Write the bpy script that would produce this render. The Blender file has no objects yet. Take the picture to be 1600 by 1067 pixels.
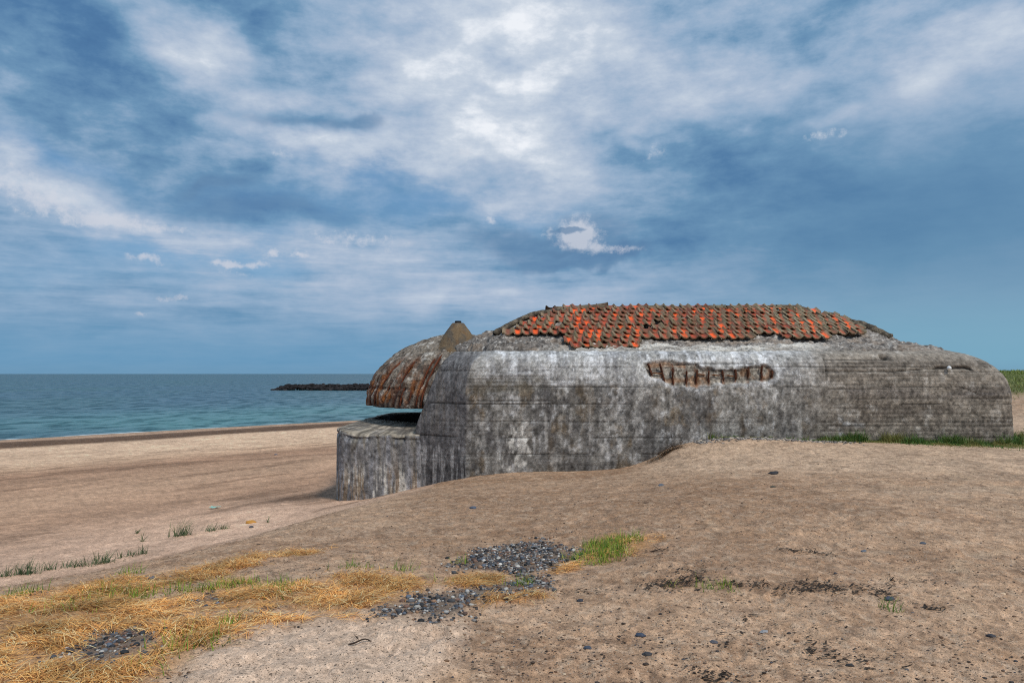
import bpy, math, random
import numpy as np
R = random.Random(7)
rng = np.random.default_rng(11)
sc = bpy.context.scene
col = sc.collection
rad = math.radians

# ------------------------------------------------------------------ camera maths
F = 1155.0
EYE = 1.75
PITCH = math.atan(50.5 / F)
CP, SP = math.cos(PITCH), math.sin(PITCH)

def ray(px, py):
    u = (px - 800.0) / F
    v = (533.5 - py) / F
    return u, CP - v * SP, SP + v * CP

def proj(P):
    """world points (...,3) -> pixel of the 1600 px photograph"""
    x = P[..., 0]; y = P[..., 1]; z = P[..., 2] - EYE
    f = y * CP + z * SP
    f = np.where(f < 0.05, 0.05, f)
    up = -y * SP + z * CP
    return 800 + F * x / f, 533.5 - F * up / f

# ------------------------------------------------------------------ noise
_perm = rng.permutation(256)
_perm = np.concatenate([_perm, _perm, _perm])
_val = rng.random(256)

def vnoise(x, y, z=None):
    x = np.asarray(x, float); y = np.asarray(y, float)
    z = np.zeros_like(x) if z is None else np.asarray(z, float) + 0 * x
    xi = np.floor(x).astype(int); yi = np.floor(y).astype(int); zi = np.floor(z).astype(int)
    fx = x - xi; fy = y - yi; fz = z - zi
    fx = fx * fx * fx * (fx * (fx * 6 - 15) + 10)
    fy = fy * fy * fy * (fy * (fy * 6 - 15) + 10)
    fz = fz * fz * fz * (fz * (fz * 6 - 15) + 10)
    xi &= 255; yi &= 255; zi &= 255
    def h(a, b, c):
        return _val[_perm[_perm[_perm[a] + b] + c]]
    x1 = xi + 1; y1 = yi + 1; z1 = zi + 1
    c00 = h(xi, yi, zi) * (1 - fx) + h(x1, yi, zi) * fx
    c10 = h(xi, y1, zi) * (1 - fx) + h(x1, y1, zi) * fx
    c01 = h(xi, yi, z1) * (1 - fx) + h(x1, yi, z1) * fx
    c11 = h(xi, y1, z1) * (1 - fx) + h(x1, y1, z1) * fx
    return (c00 * (1 - fy) + c10 * fy) * (1 - fz) + (c01 * (1 - fy) + c11 * fy) * fz

def fbm(x, y, z=None, o=4, g=0.5):
    t = 0; a = 1; n = 0
    x = np.asarray(x, float); y = np.asarray(y, float)
    z = np.zeros_like(x) if z is None else np.asarray(z, float)
    for i in range(o):
        t = t + a * vnoise(x + 17.3 * i, y + 5.1 * i, z + 9.7 * i); n += a
        x = x * 2.03; y = y * 2.03; z = z * 2.03; a *= g
    return t / n

def sst(a, b, x):
    t = np.clip((x - a) / (b - a), 0, 1)
    return t * t * (3 - 2 * t)

def lin(r, g, b):
    o = []
    for c in (r, g, b):
        c /= 255.0
        o.append(c / 12.92 if c <= 0.04045 else ((c + 0.055) / 1.055) ** 2.4)
    return np.array(o)

def mixc(A, B, m):
    return A + (B - A) * m[..., None]

def inpoly(px, py, poly):
    n = len(poly); ins = np.zeros(px.shape, bool)
    j = n - 1
    for i in range(n):
        xi, yi = poly[i]; xj, yj = poly[j]
        c = ((yi > py) != (yj > py)) & (px < (xj - xi) * (py - yi) / (yj - yi + 1e-12) + xi)
        ins ^= c; j = i
    return ins

def polydist(px, py, poly):
    """signed distance, positive inside"""
    d = np.full(px.shape, 1e9)
    n = len(poly)
    for i in range(n):
        x0, y0 = poly[i]; x1, y1 = poly[(i + 1) % n]
        dx, dy = x1 - x0, y1 - y0
        t = np.clip(((px - x0) * dx + (py - y0) * dy) / (dx * dx + dy * dy + 1e-12), 0, 1)
        d = np.minimum(d, np.hypot(px - x0 - t * dx, py - y0 - t * dy))
    return np.where(inpoly(px, py, poly), d, -d)

# ------------------------------------------------------------------ objects
def tag(o, label=None, cat=None, group=None, kind=None):
    if label: o['label'] = label
    if cat: o['category'] = cat
    if group: o['group'] = group
    if kind: o['kind'] = kind
    return o

def empty(name, loc):
    o = bpy.data.objects.new(name, None); col.objects.link(o); o.location = loc
    return o

def mesh_obj(name, V, faces, mat, colr=None, parent=None, smooth=True, loc=None):
    """faces: (N,4) or (N,3) int array"""
    V = np.asarray(V, np.float32).reshape(-1, 3)
    if loc is not None:
        V = V - np.asarray(loc, np.float32)
    faces = np.asarray(faces, np.int32)
    me = bpy.data.meshes.new(name)
    k = faces.shape[1]; n = len(faces)
    me.vertices.add(len(V)); me.vertices.foreach_set('co', V.ravel())
    me.loops.add(n * k); me.loops.foreach_set('vertex_index', faces.ravel())
    me.polygons.add(n)
    me.polygons.foreach_set('loop_start', np.arange(0, n * k, k, dtype=np.int32))
    me.polygons.foreach_set('loop_total', np.full(n, k, np.int32))
    me.polygons.foreach_set('use_smooth', np.full(n, smooth))
    me.update(calc_edges=True); me.validate()
    if colr is not None:
        c = np.ones((len(V), 4), np.float32); c[:, :3] = np.asarray(colr).reshape(-1, 3)
        a = me.color_attributes.new('tint', 'FLOAT_COLOR', 'POINT')
        a.data.foreach_set('color', c.ravel())
    me.materials.append(mat)
    o = bpy.data.objects.new(name, me); col.objects.link(o)
    if loc is not None: o.location = loc
    if parent is not None:
        o.parent = parent
        o.matrix_parent_inverse.identity()
        o.location = o.location - parent_world(parent)
    return o

def parent_world(p):
    from mathutils import Vector
    v = Vector((0, 0, 0))
    while p is not None:
        v = v + p.location; p = p.parent
    return v

def grid_faces(r, c, closed=False, off=0):
    i = np.arange(r - 1)[:, None]; cc = c if closed else c - 1
    j = np.arange(cc)[None, :]
    j1 = (j + 1) % c
    a = i * c + j; b = i * c + j1; d = (i + 1) * c + j; e = (i + 1) * c + j1
    return np.stack([a, b, e, d], -1).reshape(-1, 4) + off

def normals(P, closed=False):
    if closed:
        du = np.roll(P, -1, 1) - np.roll(P, 1, 1)
    else:
        du = np.gradient(P, axis=1)
    dv = np.gradient(P, axis=0)
    n = np.cross(du, dv)
    return n / (np.linalg.norm(n, axis=-1, keepdims=True) + 1e-9)

class Soup:
    def __init__(s): s.V = []; s.Fq = []; s.C = []; s.n = 0
    def add(s, V, F, C):
        V = np.asarray(V, float).reshape(-1, 3); F = np.asarray(F, int)
        if F.shape[1] == 3: F = np.concatenate([F, F[:, :1]], 1) if False else F
        s.V.append(V); s.Fq.append(F + s.n); s.n += len(V)
        C = np.asarray(C, float)
        s.C.append(np.broadcast_to(C, (len(V), 3)) if C.ndim == 1 else C)
    def build(s, name, mat, parent=None, smooth=True, loc=None):
        return mesh_obj(name, np.concatenate(s.V), np.concatenate(s.Fq), mat, np.concatenate(s.C), parent, smooth, loc)

# ------------------------------------------------------------------ materials
class N:
    """tiny node helper"""
    def __init__(s, nt): s.nt = nt; s.l = nt.links
    def new(s, t, **k):
        n = s.nt.nodes.new(t)
        for a, b in k.items(): setattr(n, a, b)
        return n
    def put(s, sock, v):
        if isinstance(v, bpy.types.NodeSocket): s.l.new(v, sock)
        elif v is not None: sock.default_value = v
    def m(s, op, a, b=None, c=None, clamp=False):
        n = s.new('ShaderNodeMath', operation=op, use_clamp=clamp)
        s.put(n.inputs[0], a); s.put(n.inputs[1], b)
        if c is not None: s.put(n.inputs[2], c)
        return n.outputs[0]
    def ss(s, a, b, x):
        n = s.new('ShaderNodeMapRange', interpolation_type='SMOOTHSTEP')
        s.put(n.inputs[0], x); n.inputs[1].default_value = a; n.inputs[2].default_value = b
        return n.outputs[0]
    def mix(s, f, a, b, mode='MIX'):
        n = s.new('ShaderNodeMix', data_type='RGBA', blend_type=mode)
        s.put(n.inputs[0], f); s.put(n.inputs[6], a); s.put(n.inputs[7], b)
        return n.outputs[2]
    def noise(s, v, scale, detail=4, rough=0.5, dist=0.0, w=None):
        n = s.new('ShaderNodeTexNoise')
        s.put(n.inputs['Vector'], v)
        n.inputs['Scale'].default_value = scale; n.inputs['Detail'].default_value = detail
        n.inputs['Roughness'].default_value = rough; n.inputs['Distortion'].default_value = dist
        return n.outputs[0]
    def vm(s, op, a, b=None):
        n = s.new('ShaderNodeVectorMath', operation=op)
        s.put(n.inputs[0], a); s.put(n.inputs[1], b)
        return n.outputs[1] if op in ('DOT_PRODUCT', 'LENGTH') else n.outputs[0]
    def sep(s, v):
        n = s.new('ShaderNodeSeparateXYZ'); s.put(n.inputs[0], v); return n.outputs
    def comb(s, x, y, z):
        n = s.new('ShaderNodeCombineXYZ')
        for i, v in enumerate((x, y, z)): s.put(n.inputs[i], v)
        return n.outputs[0]

def rgba(c): return (float(c[0]), float(c[1]), float(c[2]), 1.0)

def base_mat(name, rough=0.9, spec=0.3):
    m = bpy.data.materials.new(name); m.use_nodes = True
    h = N(m.node_tree); b = m.node_tree.nodes['Principled BSDF']
    b.inputs['Roughness'].default_value = rough
    b.inputs['Specular IOR Level'].default_value = spec
    return m, h, b

def tint_mat(name, scales, amp=0.5, bump=0.3, bdist=0.02, rough=0.92, spec=0.2, speck=None, trans=0.0):
    """surface colour from the 'tint' attribute, broken up by procedural noise"""
    m, h, b = base_mat(name, rough, spec)
    at = h.new('ShaderNodeAttribute', attribute_name='tint')
    tc = h.new('ShaderNodeTexCoord').outputs['Object']
    c = at.outputs['Color']
    hs = None
    for (sc_, w) in scales:
        n = h.noise(tc, sc_, 5, 0.62)
        t = h.m('MAXIMUM', h.m('MULTIPLY_ADD', n, w * amp * 4.6, 1 - w * amp * 2.3), .15)
        g = h.comb(t, t, t)
        c = h.mix(1.0, c, g, 'MULTIPLY')
        hs = n if hs is None else h.m('ADD', hs, n)
    if speck:
        for (sc_, thr, colr, f) in speck:
            v = h.new('ShaderNodeTexVoronoi'); h.put(v.inputs['Vector'], tc); v.inputs['Scale'].default_value = sc_
            pick = h.sep(v.outputs['Color'])[0]
            mk = h.m('MULTIPLY', h.m('GREATER_THAN', pick, thr), h.m('LESS_THAN', v.outputs['Distance'], 0.42))
            mk = h.m('MULTIPLY', mk, f)
            c = h.mix(mk, c, rgba(colr))
    h.put(b.inputs['Base Color'], c)
    if bump:
        bn = h.new('ShaderNodeBump'); bn.inputs['Strength'].default_value = bump; bn.inputs['Distance'].default_value = bdist
        h.put(bn.inputs['Height'], hs); h.put(b.inputs['Normal'], bn.outputs[0])
    if trans:
        b.inputs['Subsurface Weight'].default_value = 0.0
        tr = h.new('ShaderNodeBsdfTranslucent'); h.put(tr.inputs[0], c)
        mx = h.new('ShaderNodeMixShader'); mx.inputs[0].default_value = trans
        out = m.node_tree.nodes['Material Output']
        h.l.new(b.outputs[0], mx.inputs[1]); h.l.new(tr.outputs[0], mx.inputs[2]); h.l.new(mx.outputs[0], out.inputs[0])
    return m

M_CON = tint_mat('weathered_concrete', [(34, .36), (12, .26)], 0.75, 0.55, 0.045)
M_ROUGH = tint_mat('crumbled_concrete', [(30, .6), (11, .4)], 0.8, 1.0, 0.06)
M_RUST = tint_mat('rusty_iron', [(90, .6), (20, .5)], 0.8, 0.5, 0.01, 0.85)
M_TILE = tint_mat('clay_tile', [(50, .45), (18, .35)], 0.7, 0.4, 0.01, 0.85)
M_SAND = tint_mat('sand', [(95, .35), (28, .32), (7, .2)], 0.8, 0.6, 0.02, 0.95, 0.1,
                  speck=[(48, .93, (0.06, 0.048, 0.04), .75), (95, .74, (0.085, 0.062, 0.046), .75), (95, .93, (0.60, 0.50, 0.40), .7), (190, .75, (0.14, 0.10, 0.07), .6)])
M_STONE = tint_mat('pebble_stone', [(60, .3), (300, .2)], 0.5, 0.2, 0.005, 0.7, 0.35)
M_STRAW = tint_mat('dry_straw', [(25, .3)], 0.5, 0, 0, 0.75, 0.25, trans=0.2)
M_GRASS = tint_mat('green_blades', [(20, .3)], 0.5, 0, 0, 0.6, 0.3, trans=0.3)
M_ROCK = tint_mat('breakwater_rock', [(3, .5), (.8, .4)], 0.7, 0.6, 0.2)
M_DEBRIS = tint_mat('dark_wrack', [(60, .4)], 0.6, 0, 0, 0.9)
M_WHITE = tint_mat('white_plastic', [(30, .2)], 0.4, 0, 0, 0.5, 0.4)

# ------------------------------------------------------------------ terrain
NS = np.array([-0.743, 0.669]); TS = np.array([0.669, 0.743])
SEA = -4.0
def zfix(px, py, z):
    d = ray(px, py); t = (z - EYE) / d[2]
    return (d[0] * t, d[1] * t, z)
ctl = [zfix(*p) for p in [
    (800, 1067, 0), (1600, 1067, 0), (1600, 900, 0), (1200, 900, 0), (1200, 800, -.03), (1600, 800, 0), (1000, 900, -.03),
    (1000, 800, -.1), (800, 960, -.06), (720, 1000, .0), (500, 1040, .04), (300, 1060, .01), (900, 765, -.5), (800, 780, -.52),
    (900, 850, -.16), (700, 850, -.22), (600, 850, -.3), (560, 790, -.88), (640, 766, -1.05), (700, 757, -.98), (350, 852, -.5), (450, 822, -.7), (500, 900, -.1),
    (300, 930, -.13), (107, 912, -.2), (0, 932, -.15), (0, 1000, -.05), (0, 1067, 0), (1300, 740, -.03), (1150, 735, -.15), (1500, 740, 0)]]
ctl += [(0, 0, 0), (-2, 0, 0), (3, 0, 0), (6, 3, 0), (0, -6, 0.05), (8, -6, .1), (-6, -3, -.3),
        (-1.2, 18.95, -.9), (0, 18.95, -.76), (1.5, 18.95, -.74), (3, 18.9, -.6), (4, 18.8, -.26), (5, 18.8, -.03), (8, 18.8, .03),
        (11, 18.8, .0), (13.2, 18.8, -.04), (15, 20, -.05),
        (-5.5, 19, -1.64), (-4.5, 19.4, -1.6), (-3.6, 19.5, -1.5), (-9, 12.6, -1.7), (-6.6, 14.2, -1.63), (-5.7, 9.6, -.95), (-7.2, 12, -1.6), (-5.3, 12.3, -1.35), (-4.6, 16.2, -1.5),
        (-6.5, 28, -2.0), (0, 32, -1.4), (5, 30, -.6), (12, 30, -.1), (14, 24, -.02), (19, 26, 0), (20.5, 30, .12), (24, 35, .5), (27, 40, 1.0), (30.8, 45, 1.65),
        (34, 42, 1.7), (40, 40, 1.85), (45, 60, 1.7), (60, 85, 1.9), (20, 10, .1), (30, 20, .8), (35, 0, .8), (22, 24, .05), (10, 40, -1.3), (25, 45, .7), (35, 60, 1.3)]
for s_, z_ in ((16.5, -1.68), (23, -2.0), (32, -2.42), (45, -2.95), (58, -3.3), (68, -3.5), (76.4, -4.0), (90, -5.0), (125, -7.0)):
    for t_ in (-60, -30, -8, 15, 40, 70, 110):
        if s_ < 30 and t_ in (15, 40): continue
        p = NS * s_ + TS * t_
        if s_ < 20 and -20 < p[0] < 0 and p[1] < 30 and p[1] > 5: continue
        ctl.append((p[0], p[1], z_))
ctl = np.array(ctl, float)
def tps_k(r2): return 0.5 * r2 * np.log(r2 + 1e-9)
def _tps():
    n = len(ctl); X = ctl[:, :2]
    K = tps_k(((X[:, None] - X[None]) ** 2).sum(-1)) + np.eye(n) * 0.02
    P = np.concatenate([np.ones((n, 1)), X], 1)
    A = np.zeros((n + 3, n + 3)); A[:n, :n] = K; A[:n, n:] = P; A[n:, :n] = P.T
    return np.linalg.solve(A, np.concatenate([ctl[:, 2], np.zeros(3)]))
_w = _tps()
def ground_base(x, y):
    x = np.asarray(x, float); y = np.asarray(y, float); sh = x.shape
    xf = x.ravel(); yf = y.ravel(); z = np.empty_like(xf)
    B = 40000
    for i in range(0, len(xf), B):
        a = xf[i:i + B]; b = yf[i:i + B]
        r2 = (a[:, None] - ctl[None, :, 0]) ** 2 + (b[:, None] - ctl[None, :, 1]) ** 2
        z[i:i + B] = tps_k(r2) @ _w[:-3] + _w[-3] + _w[-2] * a + _w[-1] * b
    z = z.reshape(sh)
    s = x * NS[0] + y * NS[1]
    far = np.interp(s, [-200, -20, 0, 16.5, 45, 68, 76.4, 90, 125, 400], [4.5, 2.8, .6, -1.68, -2.95, -3.5, -4, -5, -7, -12])
    far = far + 1.2 * (fbm(x / 30, y / 30, None, 3) - .5) * sst(5, -10, s)
    r = np.hypot(x, y - 25)
    w = sst(75, 115, r)
    w = np.maximum(w, sst(15, 40, -y + 0 * x))
    return z * (1 - w) + far * w

HUMP = [(330, 1000), (420, 985), (560, 968), (660, 972), (720, 985), (700, 1020), (640, 1067), (260, 1090), (290, 1045)]
FOOT = None
def make_foot():
    out = []; fr = random.Random(12)
    for (x0, y0), (x1, y1) in (((1.2, 4.2), (4.9, 10.5)), ((5.4, 7.0), (1.4, 13.5)), ((-.4, 4.6), (-1.6, 6.2)), ((4.0, 5.0), (9.5, 14.0)), ((-5.5, 13.5), (-9.5, 24.0))):
        L = math.hypot(x1 - x0, y1 - y0); a = math.atan2(y1 - y0, x1 - x0); n = int(L / .62)
        for i in range(n):
            t = i / n; sd = .11 if i % 2 else -.11
            out.append((x0 + (x1 - x0) * t - math.sin(a) * sd + fr.gauss(0, .05), y0 + (y1 - y0) * t + math.cos(a) * sd + fr.gauss(0, .05), a + fr.gauss(0, .15), fr.uniform(.008, .022)))
    return out
FOOT = make_foot()
def ground_z(x, y, fine=True):
    z = ground_base(x, y)
    P = np.stack([x, y, z], -1)
    px, py = proj(P)
    r = np.hypot(x, y)
    near = sst(32, 10, r)
    s = x * NS[0] + y * NS[1]
    z = z + near * (0.07 * (fbm(x * .55, y * .55, None, 3) - .5) + 0.045 * (fbm(x * 2.1 + 9, y * 2.1, None, 3) - .5))
    z = z + 0.10 * (fbm(x * .25, y * .25 + 40, None, 4) - .5) * sst(10, 30, r) * sst(90, 60, r)
    # wind and foot dimples in the soft sand
    soft = np.clip(sst(-25, 20, polydist(px, py, HUMP)), 0, 1) * (r < 9) * (y > 1)
    d = fbm(x * 5.2, y * 5.2, None, 2)
    z = z + soft * (0.085 * (d - .5) + .03)
    z = z - soft * 0.035 * sst(.62, .75, vnoise(x * 3.7 + 3, y * 3.0))
    beachm = sst(12, 18, s)
    z = z + beachm * sst(60, 25, r) * 0.05 * (fbm(x * 1.7, y * 1.7, None, 3) - .5)
    if fine:
        z = z + near * (0.022 * (fbm(x * 8, y * 8, None, 3) - .5))
        # small crumbly lumps on the brown trampled part
        z = z + near * 0.016 * sst(.58, .8, fbm(x * 14, y * 14 + 7, None, 2))
    if FOOT is not None:
        for fx, fy, fa, fd in FOOT:
            q = (np.abs(x - fx) < .4) & (np.abs(y - fy) < .4)
            if not q.any(): continue
            u = (x[q] - fx) * math.cos(fa) + (y[q] - fy) * math.sin(fa); v = -(x[q] - fx) * math.sin(fa) + (y[q] - fy) * math.cos(fa)
            rr_ = np.hypot(u / .15, v / .065)
            z[q] = z[q] - fd * sst(1.15, .6, rr_) + fd * .45 * np.exp(-((rr_ - 1.35) / .25) ** 2)
    # scarp of the sand bank beside the wall
    bank = sst(3.55, 4.05, x + 0.25 * (fbm(y * 2, x * 2) - .5)) * sst(17.0, 18.2, y) * sst(19.6, 19.0, y) * sst(7.5, 5, x)
    z = z + 0.12 * bank
    z = np.where((x > 13) & (z > 1.1), 1.1 + .78 * np.tanh((z - 1.1) / .78), z)     # low dune crest
    return z

def hit(px, py):
    d = ray(px, py)
    t = np.concatenate([np.linspace(2.0, 40, 1500), np.linspace(40, 140, 1500)])
    x = d[0] * t; y = d[1] * t; z = EYE + d[2] * t
    g = ground_base(x, y)
    k = np.argmax(z < g)
    return np.array([x[k], y[k], g[k]])

def gpoly(pts):
    """photo outline of a patch lying on the ground -> ground outline in metres"""
    return [tuple(hit(*p)[:2]) for p in pts]

# patches on the ground (outlines laid on the terrain)
ST_A = gpoly([(-60, 940), (60, 922), (130, 908), (200, 903), (330, 884), (420, 862), (515, 854), (500, 866), (420, 874), (390, 888), (360, 906), (450, 908), (560, 893), (640, 897),
              (690, 908), (650, 930), (570, 962), (480, 976), (400, 990), (355, 1008), (335, 1035), (265, 1075), (200, 1110), (-80, 1120)])
ST_B = gpoly([(680, 912), (700, 898), (740, 889), (785, 897), (782, 913), (730, 918)])
ST_C = gpoly([(738, 942), (770, 926), (830, 921), (862, 932), (825, 946), (760, 949)])
ST_D = gpoly([(845, 893), (880, 878), (915, 872), (912, 886), (870, 897)])
ST_E = gpoly([(900, 872), (910, 848), (960, 834), (1020, 838), (1030, 850), (1000, 868), (940, 880)])
BARE = [gpoly(p) for p in ([(150, 978), (200, 962), (300, 955), (430, 946), (520, 950), (480, 962), (360, 968), (250, 978)],
                           [(190, 938), (250, 915), (350, 895), (365, 906), (320, 925), (240, 940)],
                           [(95, 1015), (150, 985), (225, 983), (240, 1002), (195, 1030), (125, 1042)])]
PB1 = gpoly([(680, 888), (740, 862), (800, 845), (850, 840), (885, 852), (895, 866), (860, 884), (845, 895), (815, 905), (790, 893), (745, 886)])
PB2 = gpoly([(610, 948), (660, 928), (750, 916), (800, 905), (850, 903), (850, 918), (770, 930), (735, 940), (725, 962), (660, 972), (605, 962)])
PB3 = gpoly([(95, 1015), (150, 985), (225, 983), (240, 1002), (195, 1030), (125, 1042)])
PB4 = gpoly([(300, 940), (328, 924), (355, 922), (345, 936)])
PB5 = gpoly([(180, 925), (220, 905), (268, 900), (240, 915)])
GREEN = gpoly([(855, 880), (885, 862), (930, 845), (1000, 838), (1010, 855), (985, 872), (905, 882)])

def straw_mask(x, y):
    m = np.zeros(x.shape)
    for p, e in ((ST_A, .35), (ST_B, .08), (ST_C, .15), (ST_D, .1), (ST_E, .3)):
        m = np.maximum(m, sst(-e * .5, e, polydist(x, y, p) + e * .8 * (fbm(x * 3.5, y * 3.5, None, 3) - .5) * 2))
    for p in BARE:
        m = m * (1 - .95 * sst(-.1, .12, polydist(x, y, p) + .25 * (fbm(x * 5, y * 5, None, 2) - .5)))
    return m
def peb_mask(x, y):
    m = np.zeros(x.shape)
    for p in (PB1, PB2, PB3, PB4, PB5):
        m = np.maximum(m, sst(-.12, .12, polydist(x, y, p) + .3 * (fbm(x * 4 + 5, y * 4, None, 3) - .5)))
    return m

def build_ground():
    fa = np.linspace(-41, 44, 680)
    ca = np.linspace(44, 319, 110)[1:-1]
    ang = np.radians(np.concatenate([fa, ca]))
    r = np.concatenate([np.linspace(0.2, 2.6, 12)[:-1], np.geomspace(2.6, 22, 380)[:-1], np.geomspace(22, 110, 200)[:-1], np.geomspace(110, 6000, 30)])
    A, RR = np.meshgrid(ang, r)
    x = RR * np.sin(A); y = RR * np.cos(A)
    z = ground_z(x, y)
    P = np.stack([x, y, z], -1)
    px, py = proj(P)
    s = x * NS[0] + y * NS[1]
    pale = lin(204, 173, 144); tan = lin(206, 168, 135); brown = lin(164, 127, 97); dk = lin(104, 77, 58); grey = lin(150, 132, 115)
    n1 = fbm(x * .35, y * .35, None, 4); n2 = fbm(x * 1.6, y * 1.6 + 30, None, 4); n3 = fbm(x * 6, y * 6, None, 3, .6)
    C = np.broadcast_to(tan, P.shape).copy()
    # trampled gravelly brown on the mound, paler to the right and by the bank
    br = sst(.35, .62, n1 * .5 + n2 * .5)
    C = mixc(C, brown, br * .6)
    C = mixc(C, lin(214, 179, 147), sst(.54, .62, fbm(x * .45 + 40, y * .8, None, 5, .62)) * .55 * sst(6, 9, r)[:, None])
    C = mixc(C, lin(150, 114, 87), sst(.53, .62, fbm(x * .5 + 80, y * 1.0, None, 5, .65)) * .45)
    band = np.exp(-((py - (800 + 25 * (n1 - .5))) / 62) ** 2) * sst(560, 700, px) * sst(1500, 1150, px)
    C = mixc(C, brown, .65 * band)
    C = mixc(C, lin(220, 186, 154), sst(748, 728, py + 14 * (n2 - .5)) * sst(960, 1040, px) * .85 * (y < 30))
    C = mixc(C, lin(186, 157, 130), sst(1180, 1560, px) * sst(860, 760, py) * .7 * sst(.35, .6, n2))
    C = mixc(C, lin(224, 193, 166), sst(-40, 25, polydist(px, py, HUMP)) * .9 * (r[:, None] < 12))
    C = mixc(C, lin(196, 166, 140), sst(.5, .66, n3) * .3)
    C = mixc(C, dk, sst(.52, .68, fbm(x * 6, y * 6 + 3, None, 5, .72)) * .42)
    C = mixc(C, lin(120, 96, 80), sst(.5, .64, fbm(x * 13 + 3, y * 13, None, 3, .7)) * .35)
    C = mixc(C, lin(212, 184, 156), sst(.56, .68, fbm(x * 11 + 30, y * 11, None, 3, .7)) * .4)
    C = mixc(C, lin(222, 191, 164) * (1 + .3 * (n3 - .5))[..., None], np.clip(sst(-30, 25, polydist(px, py, HUMP)), 0, 1) * .8 * (r[:, None] < 12))
    # the beach, in bands along the shoreline
    bm = sst(11.5, 15.5, s + 1.0 * (n1 - .5)) * ((x < -2) | (s > 30))
    sw = s + 5 * (fbm(x * .06, y * .06, None, 3) - .5)
    bands = np.array([lin(204, 172, 148), lin(202, 169, 144), lin(176, 142, 116), lin(184, 151, 124), lin(164, 130, 105), lin(196, 163, 134), lin(214, 182, 152), lin(212, 181, 152), lin(96, 74, 58), lin(104, 82, 66), lin(176, 146, 122), lin(160, 137, 116), lin(104, 96, 88)])
    pos = [10, 17, 22, 27, 36, 41, 45, 57.5, 59.5, 64.5, 67, 75, 78]
    BC = np.stack([np.interp(sw, pos, bands[:, i]) for i in range(3)], -1)
    ts_ = TS[0] * x + TS[1] * y
    BC = BC * np.array([1.22, 1.17, 1.13]) * (1 + .45 * (fbm(x * .5, y * .5, None, 4, .6) - .5) + .45 * (n3 - .5) + .55 * (fbm(ts_ * .8, s * 3.0, None, 4, .65) - .5) * sst(10, 20, s))[..., None]
    BC = mixc(BC, lin(112, 84, 64), sst(.54, .68, fbm(TS[0] * x * .25 + TS[1] * y * .25, s * 1.1, None, 4, .6)) * .5 * sst(60, 40, s))
    C = mixc(C, BC, bm)
    # shadow of the pit wall on the sand, painted into the colour
    C = mixc(C, lin(88, 68, 54), np.exp(-(((x + 6.0) / 1.5) ** 2 + ((y - 21.3) / 1.3) ** 2)) * .8 * sst(.25, .6, n2 + .2))
    # under straw and pebbles
    C = mixc(C, lin(196, 142, 82), straw_mask(x, y) * .6 * (r[:, None] < 16))
    C = mixc(C, lin(104, 94, 86), peb_mask(x, y) * .8 * (r[:, None] < 16))
    # dune soil
    C = mixc(C, lin(96, 104, 58), sst(.55, .95, z) * (y > 14) * sst(10, 18, x))
    for (ax, ay), (bx, by), wd in (((1600, 800), (1290, 735), .10), ((1600, 880), (1360, 905), .09), ((1600, 855), (1380, 890), .09), ((1100, 800), (1130, 850), .05), ((1500, 860), (1505, 980), .07), ((1600, 770), (1420, 722), .12)):
        A_ = hit(ax, ay)[:2]; B_ = hit(bx, by)[:2]; dd = B_ - A_; ll = np.hypot(*dd)
        tq = ((x - A_[0]) * dd[0] + (y - A_[1]) * dd[1]) / ll ** 2
        off = ((x - A_[0]) * dd[1] - (y - A_[1]) * dd[0]) / ll + .25 * (tq - .5) ** 2 * ll * .3
        C = mixc(C, lin(206, 174, 142), np.exp(-(off / wd) ** 2) * sst(-.05, .05, tq) * sst(1.05, .8, tq) * sst(.35, .6, fbm(x * 7, y * 7, None, 3)) * .6)
    # grain
    C = C * (1 + .5 * (fbm(x * 30, y * 30, None, 2) - .5) + .5 * (fbm(x * 3.5, y * 3.5 + 70, None, 4, .6) - .5) * sst(4, 10, r)[:, None])[..., None]
    C = np.clip(C, .01, .9)
    f = grid_faces(len(r), len(ang), True)
    V = P.reshape(-1, 3); n = len(V)
    V = np.concatenate([V, [[0, 0, float(ground_z(np.array([0.]), np.array([0.]))[0])]]])
    C = np.concatenate([C.reshape(-1, 3), [tan]])
    # close the centre with thin quads
    c = len(ang); j = np.arange(0, c - 1, 2)
    cen = np.stack([np.full_like(j, n), j + 2 - (j + 2 >= c) * c, j + 1, j], -1)
    f = np.concatenate([f[:, ::-1], cen[:, ::-1] if False else cen])
    o = mesh_obj('sand_ground', V, f, M_SAND, C)
    tag(o, kind='structure')
build_ground()

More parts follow.
